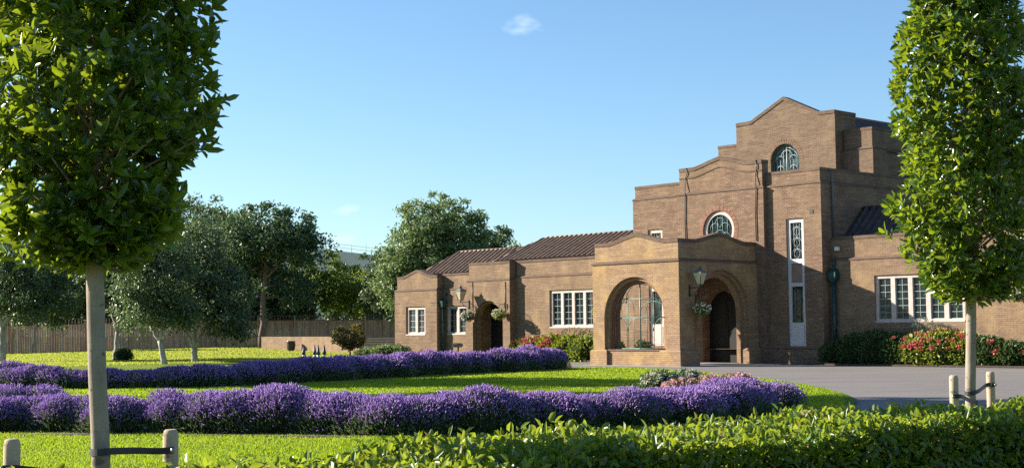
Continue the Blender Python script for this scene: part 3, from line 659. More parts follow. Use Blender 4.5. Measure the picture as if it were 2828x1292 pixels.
# round window
f = MB(); f.panel('y', 5.07, 5.2, circle(*RW, 0.838), [circle(*RW, 0.68)]); fo = f.build('window', M['stone'], B)
MB().panel('y', 5.15, 5.17, circle(*RW, 0.69)).build('pane', M['glass'], fo)
g = MB()
for k in (-0.4, -0.13, 0.13, 0.4): h = sqrt(0.68 ** 2 - k * k); g.tube([(RW[0] + k, 5.12, RW[1] - h), (RW[0] + k, 5.12, RW[1] + h)], 0.016, 5)
for dx, dz, R in ((-0.27, 0.05, 0.27), (0.27, 0.05, 0.27), (0, -0.28, 0.3), (-0.3, -0.35, 0.25), (0.3, -0.35, 0.25), (0, 0.3, 0.25)): arcs(g, RW[0] + dx, RW[1] + dz, R, 0, pi, 5.12, 0.016)
g.build('grille', M['green_iron'], fo)
# arched upper window with bowed green grille
f = MB(); f.panel('y', 9.98, 10.08, arch(WC, 0.777, 7.96, 9.0), [arch(WC, 0.70, 8.0, 9.0)]); fo = f.build('window', M['green_iron'], B)
MB().panel('y', 10.05, 10.07, arch(WC, 0.705, 7.99, 9.0)).build('pane', M['glass_blue'], fo)
g = MB()
for k in (-0.55, -0.36, -0.18, 0, 0.18, 0.36, 0.55): h = sqrt(0.7 ** 2 - k * k); g.tube([(WC + k, 9.98, 8.0), (WC + k, 9.98, 9.0 + (h if abs(k) < 0.2 else 0.1 * h))], 0.02 if k else 0.04, 5)
for dx, dz, R in ((-0.36, 9.05, 0.2), (0.36, 9.05, 0.2), (0, 9.2, 0.3), (0, 9.0, 0.62), (-0.36, 8.6, 0.2), (0.36, 8.6, 0.2)): arcs(g, WC + dx, dz, R, 0, pi, 9.97, 0.018)
g.build('grille', M['lead'], fo)
# porch grille
g = MB(); gv = 0.38
arcs(g, CF, SF, 1.38, 0, pi, gv, 0.028, 28)
for s in (-1, 1): g.tube([(CF + s * 1.38, gv, 0.68), (CF + s * 1.38, gv, SF)], 0.028, 6)
g.tube([(CF, gv, 0.68), (CF, gv, SF + 1.38)], 0.032, 6)
for k in (-1.13, -0.74, -0.66, -0.36, 0.36, 0.66, 0.74, 1.13):
    top = {1.13: 2.25, 0.74: 2.9, 0.66: 2.9, 0.36: 2.25}[abs(k)]
    g.tube([(CF + k, gv, 0.68), (CF + k, gv, top)], 0.014, 5)
for z, w in ((0.70, 1.38), (1.95, 1.38), (2.72, 1.16)): g.tube([(CF - w, gv, z), (CF + w, gv, z)], 0.024, 6)
for s in (-1, 1):
    c = CF + s * 0.70
    for q in (-1, 1):
        g.tube([(c + q * 0.60 * (1 - cos(t * pi / 2)), gv, 1.40 + 0.55 * sin(t * pi / 2)) for t in [i / 8 for i in range(9)]], 0.014, 5)
        g.tube([(c + q * 0.36 * cos(t * pi / 2), gv, 2.25 + 0.5 * sin(t * pi / 2)) for t in [i / 8 for i in range(9)]], 0.014, 5)
        g.tube([(c + q * 0.66 * cos(t * pi / 2), gv, 2.25 + 0.35 * sin(t * pi / 2)) for t in [i / 8 for i in range(9)]], 0.012, 5)
        g.tube([(c + q * 0.30 * t, gv, 2.90 + 0.30 * sin(t * pi / 2)) for t in [i / 6 for i in range(7)]], 0.012, 5)
g.build('grille', M['green_iron'], B)

# --- pipes, hopper, cables, lights on the walls
def pipe(pts, r, mat, name='drainpipe'): return MB().tube([tuple(p) for p in pts], r, 10).build(name, mat, B)
h = MB(); h.hull8((3.25, 3.45, 5.48, 5.72), (3.16, 3.54, 5.42, 5.72), 3.28, 3.42); h.box(3.16, 3.54, 5.42, 5.72, 3.42, 3.68); h.hull8((3.16, 3.54, 5.42, 5.72), (3.28, 3.42, 5.55, 5.72), 3.68, 3.84)
h.tube([(3.35, 5.58, 0.05), (3.35, 5.58, 3.3)], 0.075, 10); h.tube([(3.35, 5.62, 3.9), (3.35, 5.62, 4.2)], 0.06, 8)
for z in (0.7, 2.0): h.tube([(3.35, 5.58, z), (3.35, 5.58, z + 0.1)], 0.1, 10)
h.build('drainpipe', M['drain_green'], B)
h = MB(); h.tube([(-21.1, 5.55, 0.05), (-21.1, 5.55, 2.75)], 0.07, 10); h.hull8((-21.22, -20.98, 5.43, 5.68), (-21.28, -20.92, 5.38, 5.72), 2.72, 3.05)
h.tube([(-21.1, 5.55, 3.0), (-21.1, 5.52, 3.3), (-21.02, 5.6, 3.45), (-20.95, 5.74, 3.4)], 0.05, 8)
for z in (0.7, 1.9): h.tube([(-21.1, 5.55, z), (-21.1, 5.55, z + 0.1)], 0.095, 10)
h.build('drainpipe', M['drain_green'], B)
pipe([(3.16, 5.85, 7.9), (3.18, 5.9, 7.2), (3.17, 5.92, 6.8), (3.17, 5.92, 5.1)], 0.04, M['grey_pipe'])
pipe([(-15.66, 5.33, 0.05), (-15.66, 5.33, 0.06)], 0.01, M['grey_pipe']) if False else None
pipe([(-3.78, 5.03, 8.5), (-3.72, 5.04, 8.3), (-3.85, 5.04, 8.0), (-3.8, 4.96, 7.4), (-3.83, 4.965, 6.2), (-3.79, 4.965, 5.05)], 0.02, M['black_iron'], 'cable')
pipe([(0.02, 5.03, 8.5), (0.06, 5.04, 8.2), (-0.02, 5.04, 7.9), (0.05, 4.96, 7.3), (0.0, 4.965, 6.4), (0.02, 4.965, 5.1)], 0.02, M['black_iron'], 'cable')
pipe([(-18.45, 5.33, 3.95), (-18.45, 5.33, 2.6)], 0.015, M['black_iron'], 'cable'); pipe([(-15.95, 5.33, 3.9), (-15.95, 5.33, 2.4)], 0.015, M['black_iron'], 'cable')
MB().box(3.45, 3.6, 5.55, 5.72, 4.55, 4.7).build('security_light', M['white_paint'], B)

# ------------------------------------------------------------------ lanterns and hanging baskets on the walls
rng = np.random.default_rng(7)
def leaf_arrays(P, D, Nn, L, Wd, fold=0.25, curl=0.15):
    """P base points, D unit directions, Nn rough normals; six-vertex folded leaves"""
    P = np.asarray(P); D = np.asarray(D); n = len(P)
    D = D / np.linalg.norm(D, axis=1, keepdims=True)
    S_ = np.cross(D, Nn); S_ /= np.linalg.norm(S_, axis=1, keepdims=True) + 1e-9
    Nn = np.cross(S_, D)
    L = np.broadcast_to(np.asarray(L, dtype=float).reshape(-1, 1), (n, 1)); Wd = np.broadcast_to(np.asarray(Wd, dtype=float).reshape(-1, 1), (n, 1))
    def pt(t, s, k): return P + D * L * t + S_ * Wd * s + Nn * (Wd * fold * abs(s) * 2 - L * curl * t * t) + 0 * k
    vs = np.stack([pt(0, 0, 0), pt(0.27, 0.42, 0), pt(0.68, 0.43, 0), pt(1, 0, 0), pt(0.68, -0.43, 0), pt(0.27, -0.42, 0)], axis=1)
    i = np.arange(n)[:, None] * 6
    q = np.concatenate([i + np.array([[0, 1, 2, 3]]), i + np.array([[0, 3, 4, 5]])], axis=0)
    return vs.reshape(-1, 3), q
def unit(a): return a / (np.linalg.norm(a, axis=-1, keepdims=True) + 1e-9)
def rand_dirs(n, r): return unit(r.normal(size=(n, 3)))
def blob_leaves(c, R, n, L, Wd, r, shell=0.35, up=0.3):
    d = rand_dirs(n, r); rad = 1 - shell * r.random((n, 1)) ** 1.5
    P = np.asarray(c) + d * rad * np.asarray(R)
    D = unit(d + 0.8 * rand_dirs(n, r) + np.array([0, 0, up])); Nn = unit(d * 0.6 + rand_dirs(n, r) * 0.7 + np.array([0, 0, 0.5]))
    return leaf_arrays(P, D, Nn, L * (0.7 + 0.6 * r.random(n)), Wd * (0.7 + 0.6 * r.random(n)))
def cat_arr(parts):
    vs = []; qs = []; k = 0
    for v, q in parts: vs.append(v); qs.append(q + k); k += len(v)
    return np.concatenate(vs), np.concatenate(qs)

def make_lantern():
    """hexagonal-looking four sided wall lantern; local origin at the wall fixing, bracket reaching along +x"""
    root = empty('wall_lantern')
    br = MB(); br.box(-0.0, 0.03, -0.03, 0.03, -0.35, 0.12); br.tube([(0.02, 0, 0), (0.62, 0, 0)], 0.018, 6); br.tube([(0.02, 0, -0.30), (0.2, 0, -0.27), (0.38, 0, -0.14), (0.45, 0, -0.01)], 0.014, 6)
    br.tube([(0.55, 0, -0.04), (0.55, 0, 0.10)], 0.022, 8); br.build('bracket', M['black_iron'], root)
    bz = 0.10; b0, b1 = 0.085, 0.20; zt = bz + 0.46
    gl = MB(); gl.hull8((0.55 - b0, 0.55 + b0, -b0, b0), (0.55 - b1, 0.55 + b1, -b1, b1), bz + 0.02, zt); gl.build('lamp_glass', M['lamp_glass'], root)
    fr = MB(); fr.box(0.55 - 0.1, 0.55 + 0.1, -0.1, 0.1, bz - 0.01, bz + 0.02)
    for sx in (-1, 1):
        for sy in (-1, 1): fr.tube([(0.55 + sx * b0, sy * b0, bz), (0.55 + sx * b1, sy * b1, zt)], 0.013, 5)
    fr.build('lamp_frame', M['black_iron'], root)
    cp = MB(); cp.hull8((0.55 - 0.225, 0.55 + 0.225, -0.225, 0.225), (0.55 - 0.225, 0.55 + 0.225, -0.225, 0.225), zt, zt + 0.025); cp.hull8((0.55 - 0.215, 0.55 + 0.215, -0.215, 0.215), (0.55 - 0.07, 0.55 + 0.07, -0.07, 0.07), zt + 0.025, zt + 0.15)
    cp.lathe([(0.07, zt + 0.15), (0.06, zt + 0.22), (0.085, zt + 0.235), (0.03, zt + 0.27), (0.018, zt + 0.31), (0.035, zt + 0.335), (0.0, zt + 0.38)], (0.55, 0, 0), 12)
    cp.build('lamp_cap', plain('aged_lamp_metal', (0.16, 0.155, 0.14), 0.5, 0.1, 10), root)
    return root
def make_basket(seed, white=0.6):
    r = np.random.default_rng(seed); root = empty('hanging_basket')
    b = MB(); b.lathe([(0.0, -0.21), (0.12, -0.18), (0.2, -0.1), (0.235, 0)], (0, 0, 0), 14)
    b.build('basket', plain('moss_basket', (0.05, 0.06, 0.025), 0.95, 0.3, 20), root)
    ch = MB()
    for k in range(3): ch.tube([(0.22 * cos(2.1 * k), 0.22 * sin(2.1 * k), 0), (0, 0, 0.5)], 0.006, 4)
    ch.tube([(0, 0, 0.5), (0, 0.3, 0.5)], 0.014, 5); ch.box(-0.02, 0.02, 0.30, 0.33, 0.3, 0.6); ch.build('chain', M['black_iron'], root)
    v, q = blob_leaves((0, 0, 0.0), (0.34, 0.30, 0.24), 420, 0.085, 0.05, r, 0.5); np_obj('foliage', v, q, M['leaf_bush'] if white < 0.9 else M['leaf_bushdark'], root)
    v, q = blob_leaves((-0.05, -0.05, 0.04), (0.36, 0.32, 0.20), 130, 0.07, 0.065, r, 0.2); np_obj('blossoms', v, q, M['flower_white'], root)
    return root
def place(o, u, v, z, axis):
    """axis: the local building direction the bracket points in"""
    ang = {'-v': -pi / 2, 'u': 0, '-u': pi}[axis]; o.location = L2W(u, v, z); o.rotation_euler = (0, 0, ang - (pi / 2 - BA))
lan = make_lantern(); place(lan, 0.01, 0.62, 3.10, 'u'); lan.rotation_euler.z += 0.0
tag(lan, 'black framed wall lantern on shaded side of main porch beside round arch', 'lantern', 'wall lanterns on brackets')
l2 = copy_tree(lan); place(l2, -4.71, 1.05, 3.10, '-u'); tag(l2, 'wall lantern on sunny outer corner of main porch, above long mullioned window', 'lantern')
l3 = copy_tree(lan); place(l3, -18.75, 5.34, 2.93, '-v'); tag(l3, 'wall lantern on the low wing beside the small arched doorway', 'lantern')
bk = make_basket(3); bk.location = L2W(0.48, 0.80, 2.24); bk.rotation_euler = (0, 0, -(pi / 2 - BA) + pi / 2)
tag(bk, 'hanging basket of cream and orange flowers under lantern on shaded porch side', 'hanging basket', 'hanging flower baskets on the walls')
for i, (u, v, z, lab) in enumerate([(-5.35, 1.1, 2.22, 'hanging basket of yellow and cream flowers just left of the main porch corner'),
                       (-18.35, 4.95, 2.19, 'hanging basket of dark leaves and cream flowers left of small arched doorway'),
                       (-15.95, 4.95, 2.27, 'hanging basket of white flowers right of the small arched doorway'),
                       (11.45, 5.0, 2.6, 'hanging basket of pale flowers on right wing behind the slim tree')]):
    b_ = make_basket(20 + i, 1.0 if i == 1 else 0.5); b_.location = L2W(u, v, z); b_.rotation_euler = (0, 0, -(pi / 2 - BA) + (0 if i else -pi / 2))
    tag(b_, lab, 'hanging basket', 'hanging flower baskets on the walls')

# ------------------------------------------------------------------ bushes and beds by the building
def bush(name, blobs, n, L, Wd, mat, label, cat, seed, flowers=None, nf=0, group=None, fl=0.13, core=True):
    r = np.random.default_rng(seed); root = empty(name, tuple(blobs[0][0][:2]) + (0.0,))
    off = np.array(root.location)
    parts = []; vol = sum(b[1][0] * b[1][2] for b in blobs)
    for c, R in blobs: parts.append(blob_leaves(np.array(c) - off, R, int(n * R[0] * R[2] / vol), L, Wd, r, 0.3))
    v, q = cat_arr(parts); v[:, 2] = np.maximum(v[:, 2], 0.03); np_obj('foliage', v, q, mat, root)
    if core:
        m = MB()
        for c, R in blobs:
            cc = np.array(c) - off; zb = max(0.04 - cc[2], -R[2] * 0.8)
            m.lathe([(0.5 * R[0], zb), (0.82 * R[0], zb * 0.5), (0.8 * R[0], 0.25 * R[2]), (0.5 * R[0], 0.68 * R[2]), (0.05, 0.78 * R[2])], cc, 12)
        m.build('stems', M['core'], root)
    if flowers:
        P = []; 
        for c, R in blobs:
            k = max(1, int(nf * R[0] * R[2] / vol)); d = rand_dirs(k, r); d[:, 2] = abs(d[:, 2]) * 0.9 + 0.05; d[:, 1] = -abs(d[:, 1]) * 0.9
            d = unit(d); P.append(np.array(c) - off + d * np.array(R) * 1.02)
        P = np.concatenate(P)
        for p in P: v, q = blob_leaves(p, (fl * 0.5, fl * 0.5, fl * 0.4), 22, fl * 0.5, fl * 0.45, r, 0.3); np_obj('blossom', v, q, flowers, root)
    return tag(root, label, cat, group)
def Lw(u, v, z): p = L2W(u, v, z); return (p.x, p.y, p.z)
bush('hydrangea_bush', [(Lw(-13.9, 4.7, 0.45), (0.8, 0.8, 0.55)), (Lw(-12.9, 4.6, 0.5), (0.9, 0.8, 0.65)), (Lw(-11.8, 4.6, 0.55), (0.9, 0.85, 0.68))], 4200, 0.14, 0.085, M['leaf_bush'],
     'yellow green hydrangea with coral flower heads under left wing window', 'bush', 11, M['flower_red'], 80, 'bushes along the walls', fl=0.15)
bush('hydrangea_bush', [(Lw(-10.6, 4.6, 0.5), (1.0, 0.85, 0.68)), (Lw(-9.4, 4.6, 0.5), (1.0, 0.85, 0.68)), (Lw(-8.2, 4.6, 0.45), (0.8, 0.8, 0.6))], 4800, 0.14, 0.085, M['leaf_bush'],
     'yellow green bush without flowers, next to the left corner of the porch', 'bush', 12, None, 0, 'bushes along the walls')
bush('dry_shrub', [(Lw(-10.9, 5.1, 1.15), (0.6, 0.35, 0.42)), (Lw(-10.1, 5.2, 1.1), (0.5, 0.3, 0.36))], 800, 0.10, 0.03, M['leaf_red'], 'thin brownish shrub rising above the bush under left wing window', 'shrub', 13, None, 0, core=False)
bush('green_bush', [(Lw(-6.6, 5.4, 0.5), (0.55, 0.5, 0.55))], 900, 0.10, 0.06, M['leaf_bushdark'], 'small round green bush glimpsed through the porch grille', 'bush', 14, None, 0)
bush('dark_bush', [(Lw(3.95, 4.65, 0.40), (0.6, 0.7, 0.5)), (Lw(4.9, 4.7, 0.55), (0.8, 0.85, 0.68)), (Lw(5.8, 4.7, 0.6), (0.85, 0.9, 0.75)), (Lw(6.7, 4.7, 0.55), (0.8, 0.9, 0.72))], 7000, 0.12, 0.06, M['leaf_bushdark'],
     'dark green bush in the shade beside the green drainpipe', 'bush', 15, M['flower_red'], 5, 'bushes along the walls', fl=0.1)
bush('hydrangea_bush', [(Lw(7.7, 4.7, 0.55), (0.8, 0.9, 0.7)), (Lw(8.6, 4.7, 0.6), (0.9, 0.9, 0.75)), (Lw(9.5, 4.8, 0.55), (0.8, 0.85, 0.7))], 5000, 0.13, 0.08, M['leaf_bush'],
     'sunlit hydrangea with coral red flower heads below right wing window', 'bush', 16, M['flower_red'], 55, 'bushes along the walls')
bush('red_bush', [(Lw(10.4, 4.8, 0.5), (0.75, 0.8, 0.6)), (Lw(11.3, 4.8, 0.42), (0.75, 0.8, 0.5))], 3600, 0.12, 0.065, M['leaf_bushdark'],
     'dark bush with red flowers right of the slim tree trunk', 'bush', 17, M['flower_red'], 16, 'bushes along the walls')
bush('silver_shrub', [(Lw(7.5, 5.3, 1.35), (0.4, 0.3, 0.42)), (Lw(8.2, 5.4, 1.25), (0.5, 0.25, 0.25))], 420, 0.16, 0.03, M['leaf_grey'], 'silver leaved sprig rising in front of right wing window', 'shrub', 18, None, 0, core=False)
# flower clump on the lawn beside the front lavender row
bush('white_flower_bed', [((3.6, 34.2, 0.22), (0.5, 0.45, 0.26)), ((4.2, 34.3, 0.22), (0.45, 0.45, 0.28))], 1500, 0.11, 0.045, M['leaf_clump'], 'clump of silver leaves with white and pink blooms on the lawn', 'flower bed', 19, M['flower_white'], 60, fl=0.08)
bush('pink_flower_bed', [((4.75, 33.6, 0.18), (0.5, 0.5, 0.22)), ((5.45, 34.4, 0.18), (0.5, 0.5, 0.22)), ((4.0, 33.0, 0.14), (0.5, 0.4, 0.2))], 1300, 0.09, 0.045, M['leaf_red'], 'low bed of salmon pink flowers behind the lavender tip', 'flower bed', 20, M['flower_pink'], 75, fl=0.10)

# sign, bench, pots behind the back row
sg = empty('arrow_sign', L2W(-17.4, 3.4)); sg.rotation_euler = (0, 0, -(pi / 2 - BA))
m = MB(); m.panel('y', -0.02, 0.02, [(-0.42, 0.66), (0.30, 0.66), (0.42, 0.76), (0.30, 0.86), (-0.42, 0.86)]); m.build('sign_board', M['black_iron'], sg)
for z, a, b2 in ((0.80, -0.34, 0.22), (0.72, -0.22, 0.12)):
    x = a; m = MB()
    while x < b2: m.box(x, x + 0.035, -0.024, -0.02, z - 0.015, z + 0.015); x += 0.055 + 0.03 * (int(x * 100) % 3 == 0)
    m.build('lettering', plain('worn_gold_letters', (0.16, 0.14, 0.10), 0.6), sg)
m = MB(); m.box(-0.03, 0.03, 0.02, 0.07, 0, 0.70); m.build('post', M['black_iron'], sg)
tag(sg, 'small black sign with pointed right end on a post left of small arched doorway', 'sign')
pst = None
for i, (x, y) in enumerate([(-7.05, 47.2), (-6.68, 47.2), (-6.52, 46.9), (-6.36, 47.2)]):
    if pst is None:
        pst = empty('marker_post'); m = MB(); m.lathe([(0.045, 0), (0.04, 0.6), (0.04, 0.68)], n=8); m.build('post', M['white_paint'], pst)
        m = MB(); m.lathe([(0.055, 0.66), (0.045, 0.74), (0.005, 0.95)], n=8); m.build('cap', M['black_iron'], pst); o = pst
    else: o = copy_tree(pst)
    o.location = (x, y, 0); o.scale = (1.25, 1.25, 1.16)
    tag(o, 'white post with black pointed cap behind the back lavender, ' + ['standing apart on the left', 'leftmost of the close three', 'middle of the close three', 'rightmost of the close three'][i], 'post', 'white posts with black pointed caps')

# ------------------------------------------------------------------ lavender
def lav_plants(centres, nper, fl, fr, seed, hfac=1.0, pmin=0.02):
    """each centre: (x, y, r, h, bloom). Flower spikes radiate from the base of every plant."""
    r = np.random.default_rng(seed); FV = []; SV = []; LVp = []
    for (x, y, R, h, bloom) in centres:
        n = int(nper * (R / 0.55) ** 2)
        az = r.random(n) * 2 * pi; el = np.arcsin(np.clip(r.random(n) ** 0.75 * (1 - pmin) + pmin, 0, 1))
        keep = r.random(n) < np.clip(bloom * (2.3 * (np.sin(el) - 0.30)), 0.035, 1)
        az, el = az[keep], el[keep]; n = len(az)
        d = np.stack([np.cos(az) * np.cos(el), np.sin(az) * np.cos(el), np.sin(el)], 1)
        lump = 0.94 + 0.10 * np.sin(3 * az + x * 7) * np.cos(el)
        rad = (0.84 + 0.22 * r.random(n)) * lump
        tip = np.array([x, y, 0.06]) + d * rad[:, None] * np.array([R, R, h - 0.06]); base = np.array([x, y, 0.06]) + d * 0.35 * np.array([R, R, h])
        dd = unit(tip - base + np.array([0, 0, 0.25]) * (R) + r.normal(size=(n, 3)) * 0.16)
        FV.append((tip, dd)); SV.append((base, tip))
        k = int(n * 1.6); az = r.random(k) * 2 * pi; el = np.arcsin(r.random(k) * 0.97)
        d2 = np.stack([np.cos(az) * np.cos(el), np.sin(az) * np.cos(el), np.sin(el)], 1)
        P = np.array([x, y, 0.05]) + d2 * (0.55 + 0.42 * r.random((k, 1)) * (1 - 0.35 * d2[:, 2:3])) * np.array([R, R, h])
        LVp.append((P, unit(d2 + np.array([0, 0, 0.7]) + r.normal(size=(k, 3)) * 0.3)))
    tip = np.concatenate([a for a, _ in FV]); dd = np.concatenate([b for _, b in FV]); n = len(tip)
    L = fl * (0.7 + 0.6 * r.random((n, 1))); rad = fr * (0.8 + 0.4 * r.random((n, 1)))
    a = unit(np.cross(dd, np.array([0.3, 0.9, 0.2]))); b = np.cross(dd, a)
    rings = []
    for t, w in ((0, 0.45), (0.35, 1.0), (1.0, 0.3)):
        for k in range(3):
            th = 2 * pi * k / 3; rings.append(tip + dd * L * t + (a * cos(th) + b * sin(th)) * rad * w)
    fv = np.stack(rings, 1).reshape(-1, 3); i = np.arange(n)[:, None] * 9; q = []
    for s in (0, 3):
        for k in range(3): q.append(i + np.array([[s + k, s + (k + 1) % 3, s + 3 + (k + 1) % 3, s + 3 + k]]))
    fq = np.concatenate(q)
    B0 = np.concatenate([x for x, _ in SV]); T0 = np.concatenate([x for _, x in SV]); sel = r.random(n) < 0.55; B0, T0 = B0[sel], T0[sel]; n2 = len(B0)
    sd = unit(np.cross(T0 - B0, r.normal(size=(n2, 3)))) * fr * 0.32
    sv = np.stack([B0 - sd, B0 + sd, T0 + sd * 0.7, T0 - sd * 0.7], 1).reshape(-1, 3); sq = np.arange(n2 * 4).reshape(-1, 4)
    LP = np.concatenate([x for x, _ in LVp]); LD = np.concatenate([x for _, x in LVp]); m_ = len(LP)
    lv, lq = leaf_arrays(LP, LD, rand_dirs(m_, r), fl * 1.6 * (0.6 + 0.8 * r.random(m_)), fr * 1.3, 0.1, 0.1)
    gv, gq = cat_arr([(sv, sq), (lv, lq)])
    return fv, fq, gv, gq
def lavender(label, centres, nper, fl, fr, seed, group='lavender rows'):
    root = empty('lavender_row', (centres[len(centres) // 2][0], centres[len(centres) // 2][1], 0))
    off = np.array(root.location)
    fv, fq, gv, gq = lav_plants(centres, nper, fl, fr, seed)
    np_obj('flowers', fv - off, fq, M['lav_flower'], root); np_obj('foliage', gv - off, gq, M['lav_green'], root)
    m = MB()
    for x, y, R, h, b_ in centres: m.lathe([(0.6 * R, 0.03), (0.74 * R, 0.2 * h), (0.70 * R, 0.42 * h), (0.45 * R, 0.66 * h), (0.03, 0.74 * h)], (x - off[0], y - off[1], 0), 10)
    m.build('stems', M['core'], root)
    return tag(root, label, 'lavender row', group)
def row_centres(line, spacing, R, h, rng_, jitter=0.12, hv=0.08):
    pts = smooth_poly(line, 12); out = []; acc = 0; last = Vector(pts[0][:2])
    for p in pts[1:]:
        v = Vector(p[:2]); acc += (v - last).length; last = v
        if acc >= spacing:
            acc = 0; b = p[3] if len(p) > 3 else 1.0; hh = p[2] if len(p) > 2 else h
            out.append((v.x + rng_.normal() * jitter, v.y + rng_.normal() * jitter, R * (1 + rng_.normal() * 0.10), hh * (1 + rng_.normal() * hv), b))
    return out
r1 = np.random.default_rng(5)
A = row_centres([(-10.5, 22.5, 0.63), (-8, 22.3, 0.61), (-6, 21.9, 0.66), (-4.2, 21.5, 0.76), (-3.0, 21.2, 0.66), (-1.7, 20.9, 0.65), (-0.6, 20.9, 0.68), (1.2, 21.8, 0.62), (2.6, 22.8, 0.58), (3.6, 23.8, 0.62), (4.2, 24.5, 0.6)], 0.36, 0.66, 0.7, r1)
lavender('front lavender row, long purple band across the lawn right behind the hedge', A, 2600, 0.042, 0.0095, 31)
A2 = row_centres([(3.4, 25.0, 0.5), (4.1, 25.3, 0.62), (4.85, 25.2, 0.62)], 0.45, 0.5, 0.7, r1)
lavender('short rounded lavender clump at the right tip of the front row', A2, 1800, 0.045, 0.0095, 32)
A3 = row_centres([(-10.5, 25.2, 0.72), (-8.0, 24.6, 0.74)], 0.5, 0.6, 0.7, r1)
lavender('dark violet lavender mound at the far left behind the front row', A3, 1500, 0.045, 0.010, 33)
Bc = row_centres([(-17.0, 39.5, 0.56), (-13.2, 38.9, 0.6), (-11.0, 38.9, 0.5), (-9.0, 39.0, 0.6), (-7.2, 40.6, 0.68), (-5.2, 43.4, 0.74), (-3.2, 46.2, 0.8), (-1.0, 48.9, 0.84), (0.6, 50.9, 0.87), (1.5, 52.0, 0.82)], 0.42, 0.80, 0.8, r1)
lavender('back lavender row, long purple band ending left of the porch', Bc, 1250, 0.068, 0.0155, 34)
C = row_centres([(-21.0, 46.0, 0.75), (-18.0, 45.5, 0.78), (-15.6, 44.8, 0.62)], 0.55, 0.75, 0.7, r1)
lavender('pale lilac lavender mound at the far left, behind the back row', C, 900, 0.068, 0.0155, 35)
for poly in ([(p[0], p[1]) for p in smooth_poly([(-11, 21.5), (-6, 21.0), (-1.7, 20.0), (1.5, 21.0), (4.6, 24.0), (4.9, 25.6), (2.6, 26), (-1, 22.2), (-6, 23.2), (-11, 24)], 3)],
             [(p[0], p[1]) for p in smooth_poly([(-17, 38.5), (-9, 38.2), (-6.4, 40.4), (-2.2, 45.8), (2.2, 51.6), (1.4, 53), (-3, 48), (-7, 42.5), (-10, 40), (-17, 40.5)], 3)]):
    tag(sheet('flower_bed', poly, 0.075, M['soil'], 0.07), kind='structure')

# ------------------------------------------------------------------ trees
def limb(mb, p0, p1, r0, r1, r, wob=0.08, n=6, sides=7):
    p0, p1 = np.array(p0, float), np.array(p1, float); L = np.linalg.norm(p1 - p0)
    pts = [p0 + (p1 - p0) * t + (r.normal(size=3) * wob * L * sin(pi * t)) for t in np.linspace(0, 1, n)]
    mb.tube(pts, list(np.linspace(r0, r1, n)), sides); return pts
def crown(blobs, n, L, Wd, r, clump=0.5, droop=0.0, ncl=None):
    """leaves gathered into many clumps spread through a set of ellipsoids; uneven outline with gaps"""
    vol = np.array([b[1][0] * b[1][1] * b[1][2] for b in blobs]) ** (2 / 3); share = vol / vol.sum(); parts = []
    for (c, R), s in zip(blobs, share):
        k = int(n * s); nc = max(6, k // (ncl or 60)); cl = rand_dirs(nc, r) * (r.random((nc, 1)) ** 0.45) * np.array(R) * (0.9 + 0.2 * r.random((nc, 1))) + np.array(c)
        cs = clump * (0.55 + 0.9 * r.random((nc, 1)))
        idx = r.integers(0, nc, k); off = rand_dirs(k, r) * (r.random((k, 1)) ** 0.6) * cs[idx] * np.array([1, 1, 0.62])
        if droop: off[:, 2] -= np.abs(r.normal(size=k)) * droop
        P = cl[idx] + off; o = unit(P - np.array(c))
        D = unit(rand_dirs(k, r) + o * 0.5 + np.array([0, 0, -0.35 if droop else 0.1])); Nn = unit(np.array([0, 0, 0.8]) + o * 0.5 + rand_dirs(k, r) * 0.8)
        parts.append(leaf_arrays(P, D, Nn, L * (0.7 + 0.6 * r.random(k)), Wd * (0.7 + 0.6 * r.random(k))))
    return cat_arr(parts)
def tree(name, label, base, blobs, n, L, mat, barkm, seed, tr=0.2, fork=None, group='trees beyond the lawn', clump=0.6, droop=0.0, top=None, nlimb=8, wd=0.6, ncl=None, cat='tree'):
    r = np.random.default_rng(seed); bz = gh(base[0], base[1]); root = empty(name, (base[0], base[1], bz))
    g_ = 1.13 if base[1] > 60 and base[1] < 112 else 1.0
    bl = [((c[0] - base[0], c[1] - base[1], c[2] - bz), tuple(x * g_ for x in R)) for c, R in blobs]
    m = MB(); zc = min(b[0][2] for b in bl); cen = np.mean([b[0] for b in bl], axis=0)
    top = top or cen[2] * 0.8
    if fork:
        hub = np.array([fork[0], 0, fork[1]]); limb(m, (0, 0, -0.05), hub, tr, tr * 0.75, r, 0.02); starts = []
        for dx, dz in fork[2]:
            e = hub + np.array([dx, r.normal() * 0.3, dz]); limb(m, hub, e, tr * 0.62, tr * 0.32, r, 0.04); starts.append(e)
    else:
        e = np.array([cen[0] * 0.6, cen[1] * 0.6, top]); pts = limb(m, (0, 0, -0.05), e, tr, tr * 0.45, r, 0.015, 8, 9); starts = [p for p in pts[4:]]
    for k in range(nlimb):
        c, R = bl[k % len(bl)]; s = starts[k % len(starts)]; t = np.array(c) + rand_dirs(1, r)[0] * np.array(R) * 0.6
        pts = limb(m, s, t, tr * 0.28, tr * 0.06, r, 0.08, 6, 5)
        for q in (2, 4): limb(m, pts[q], pts[q] + rand_dirs(1, r)[0] * 0.28 * np.array(R), tr * 0.12, tr * 0.03, r, 0.1, 4, 4)
    m.build('trunk', barkm, root)
    v, q = crown(bl, int(n * 1.25), L * 1.05, L * wd, r, clump, droop, ncl); v[:, 2] = np.maximum(v[:, 2], 0.15); np_obj('crown', v, q, mat, root)
    return tag(root, label, cat, group)

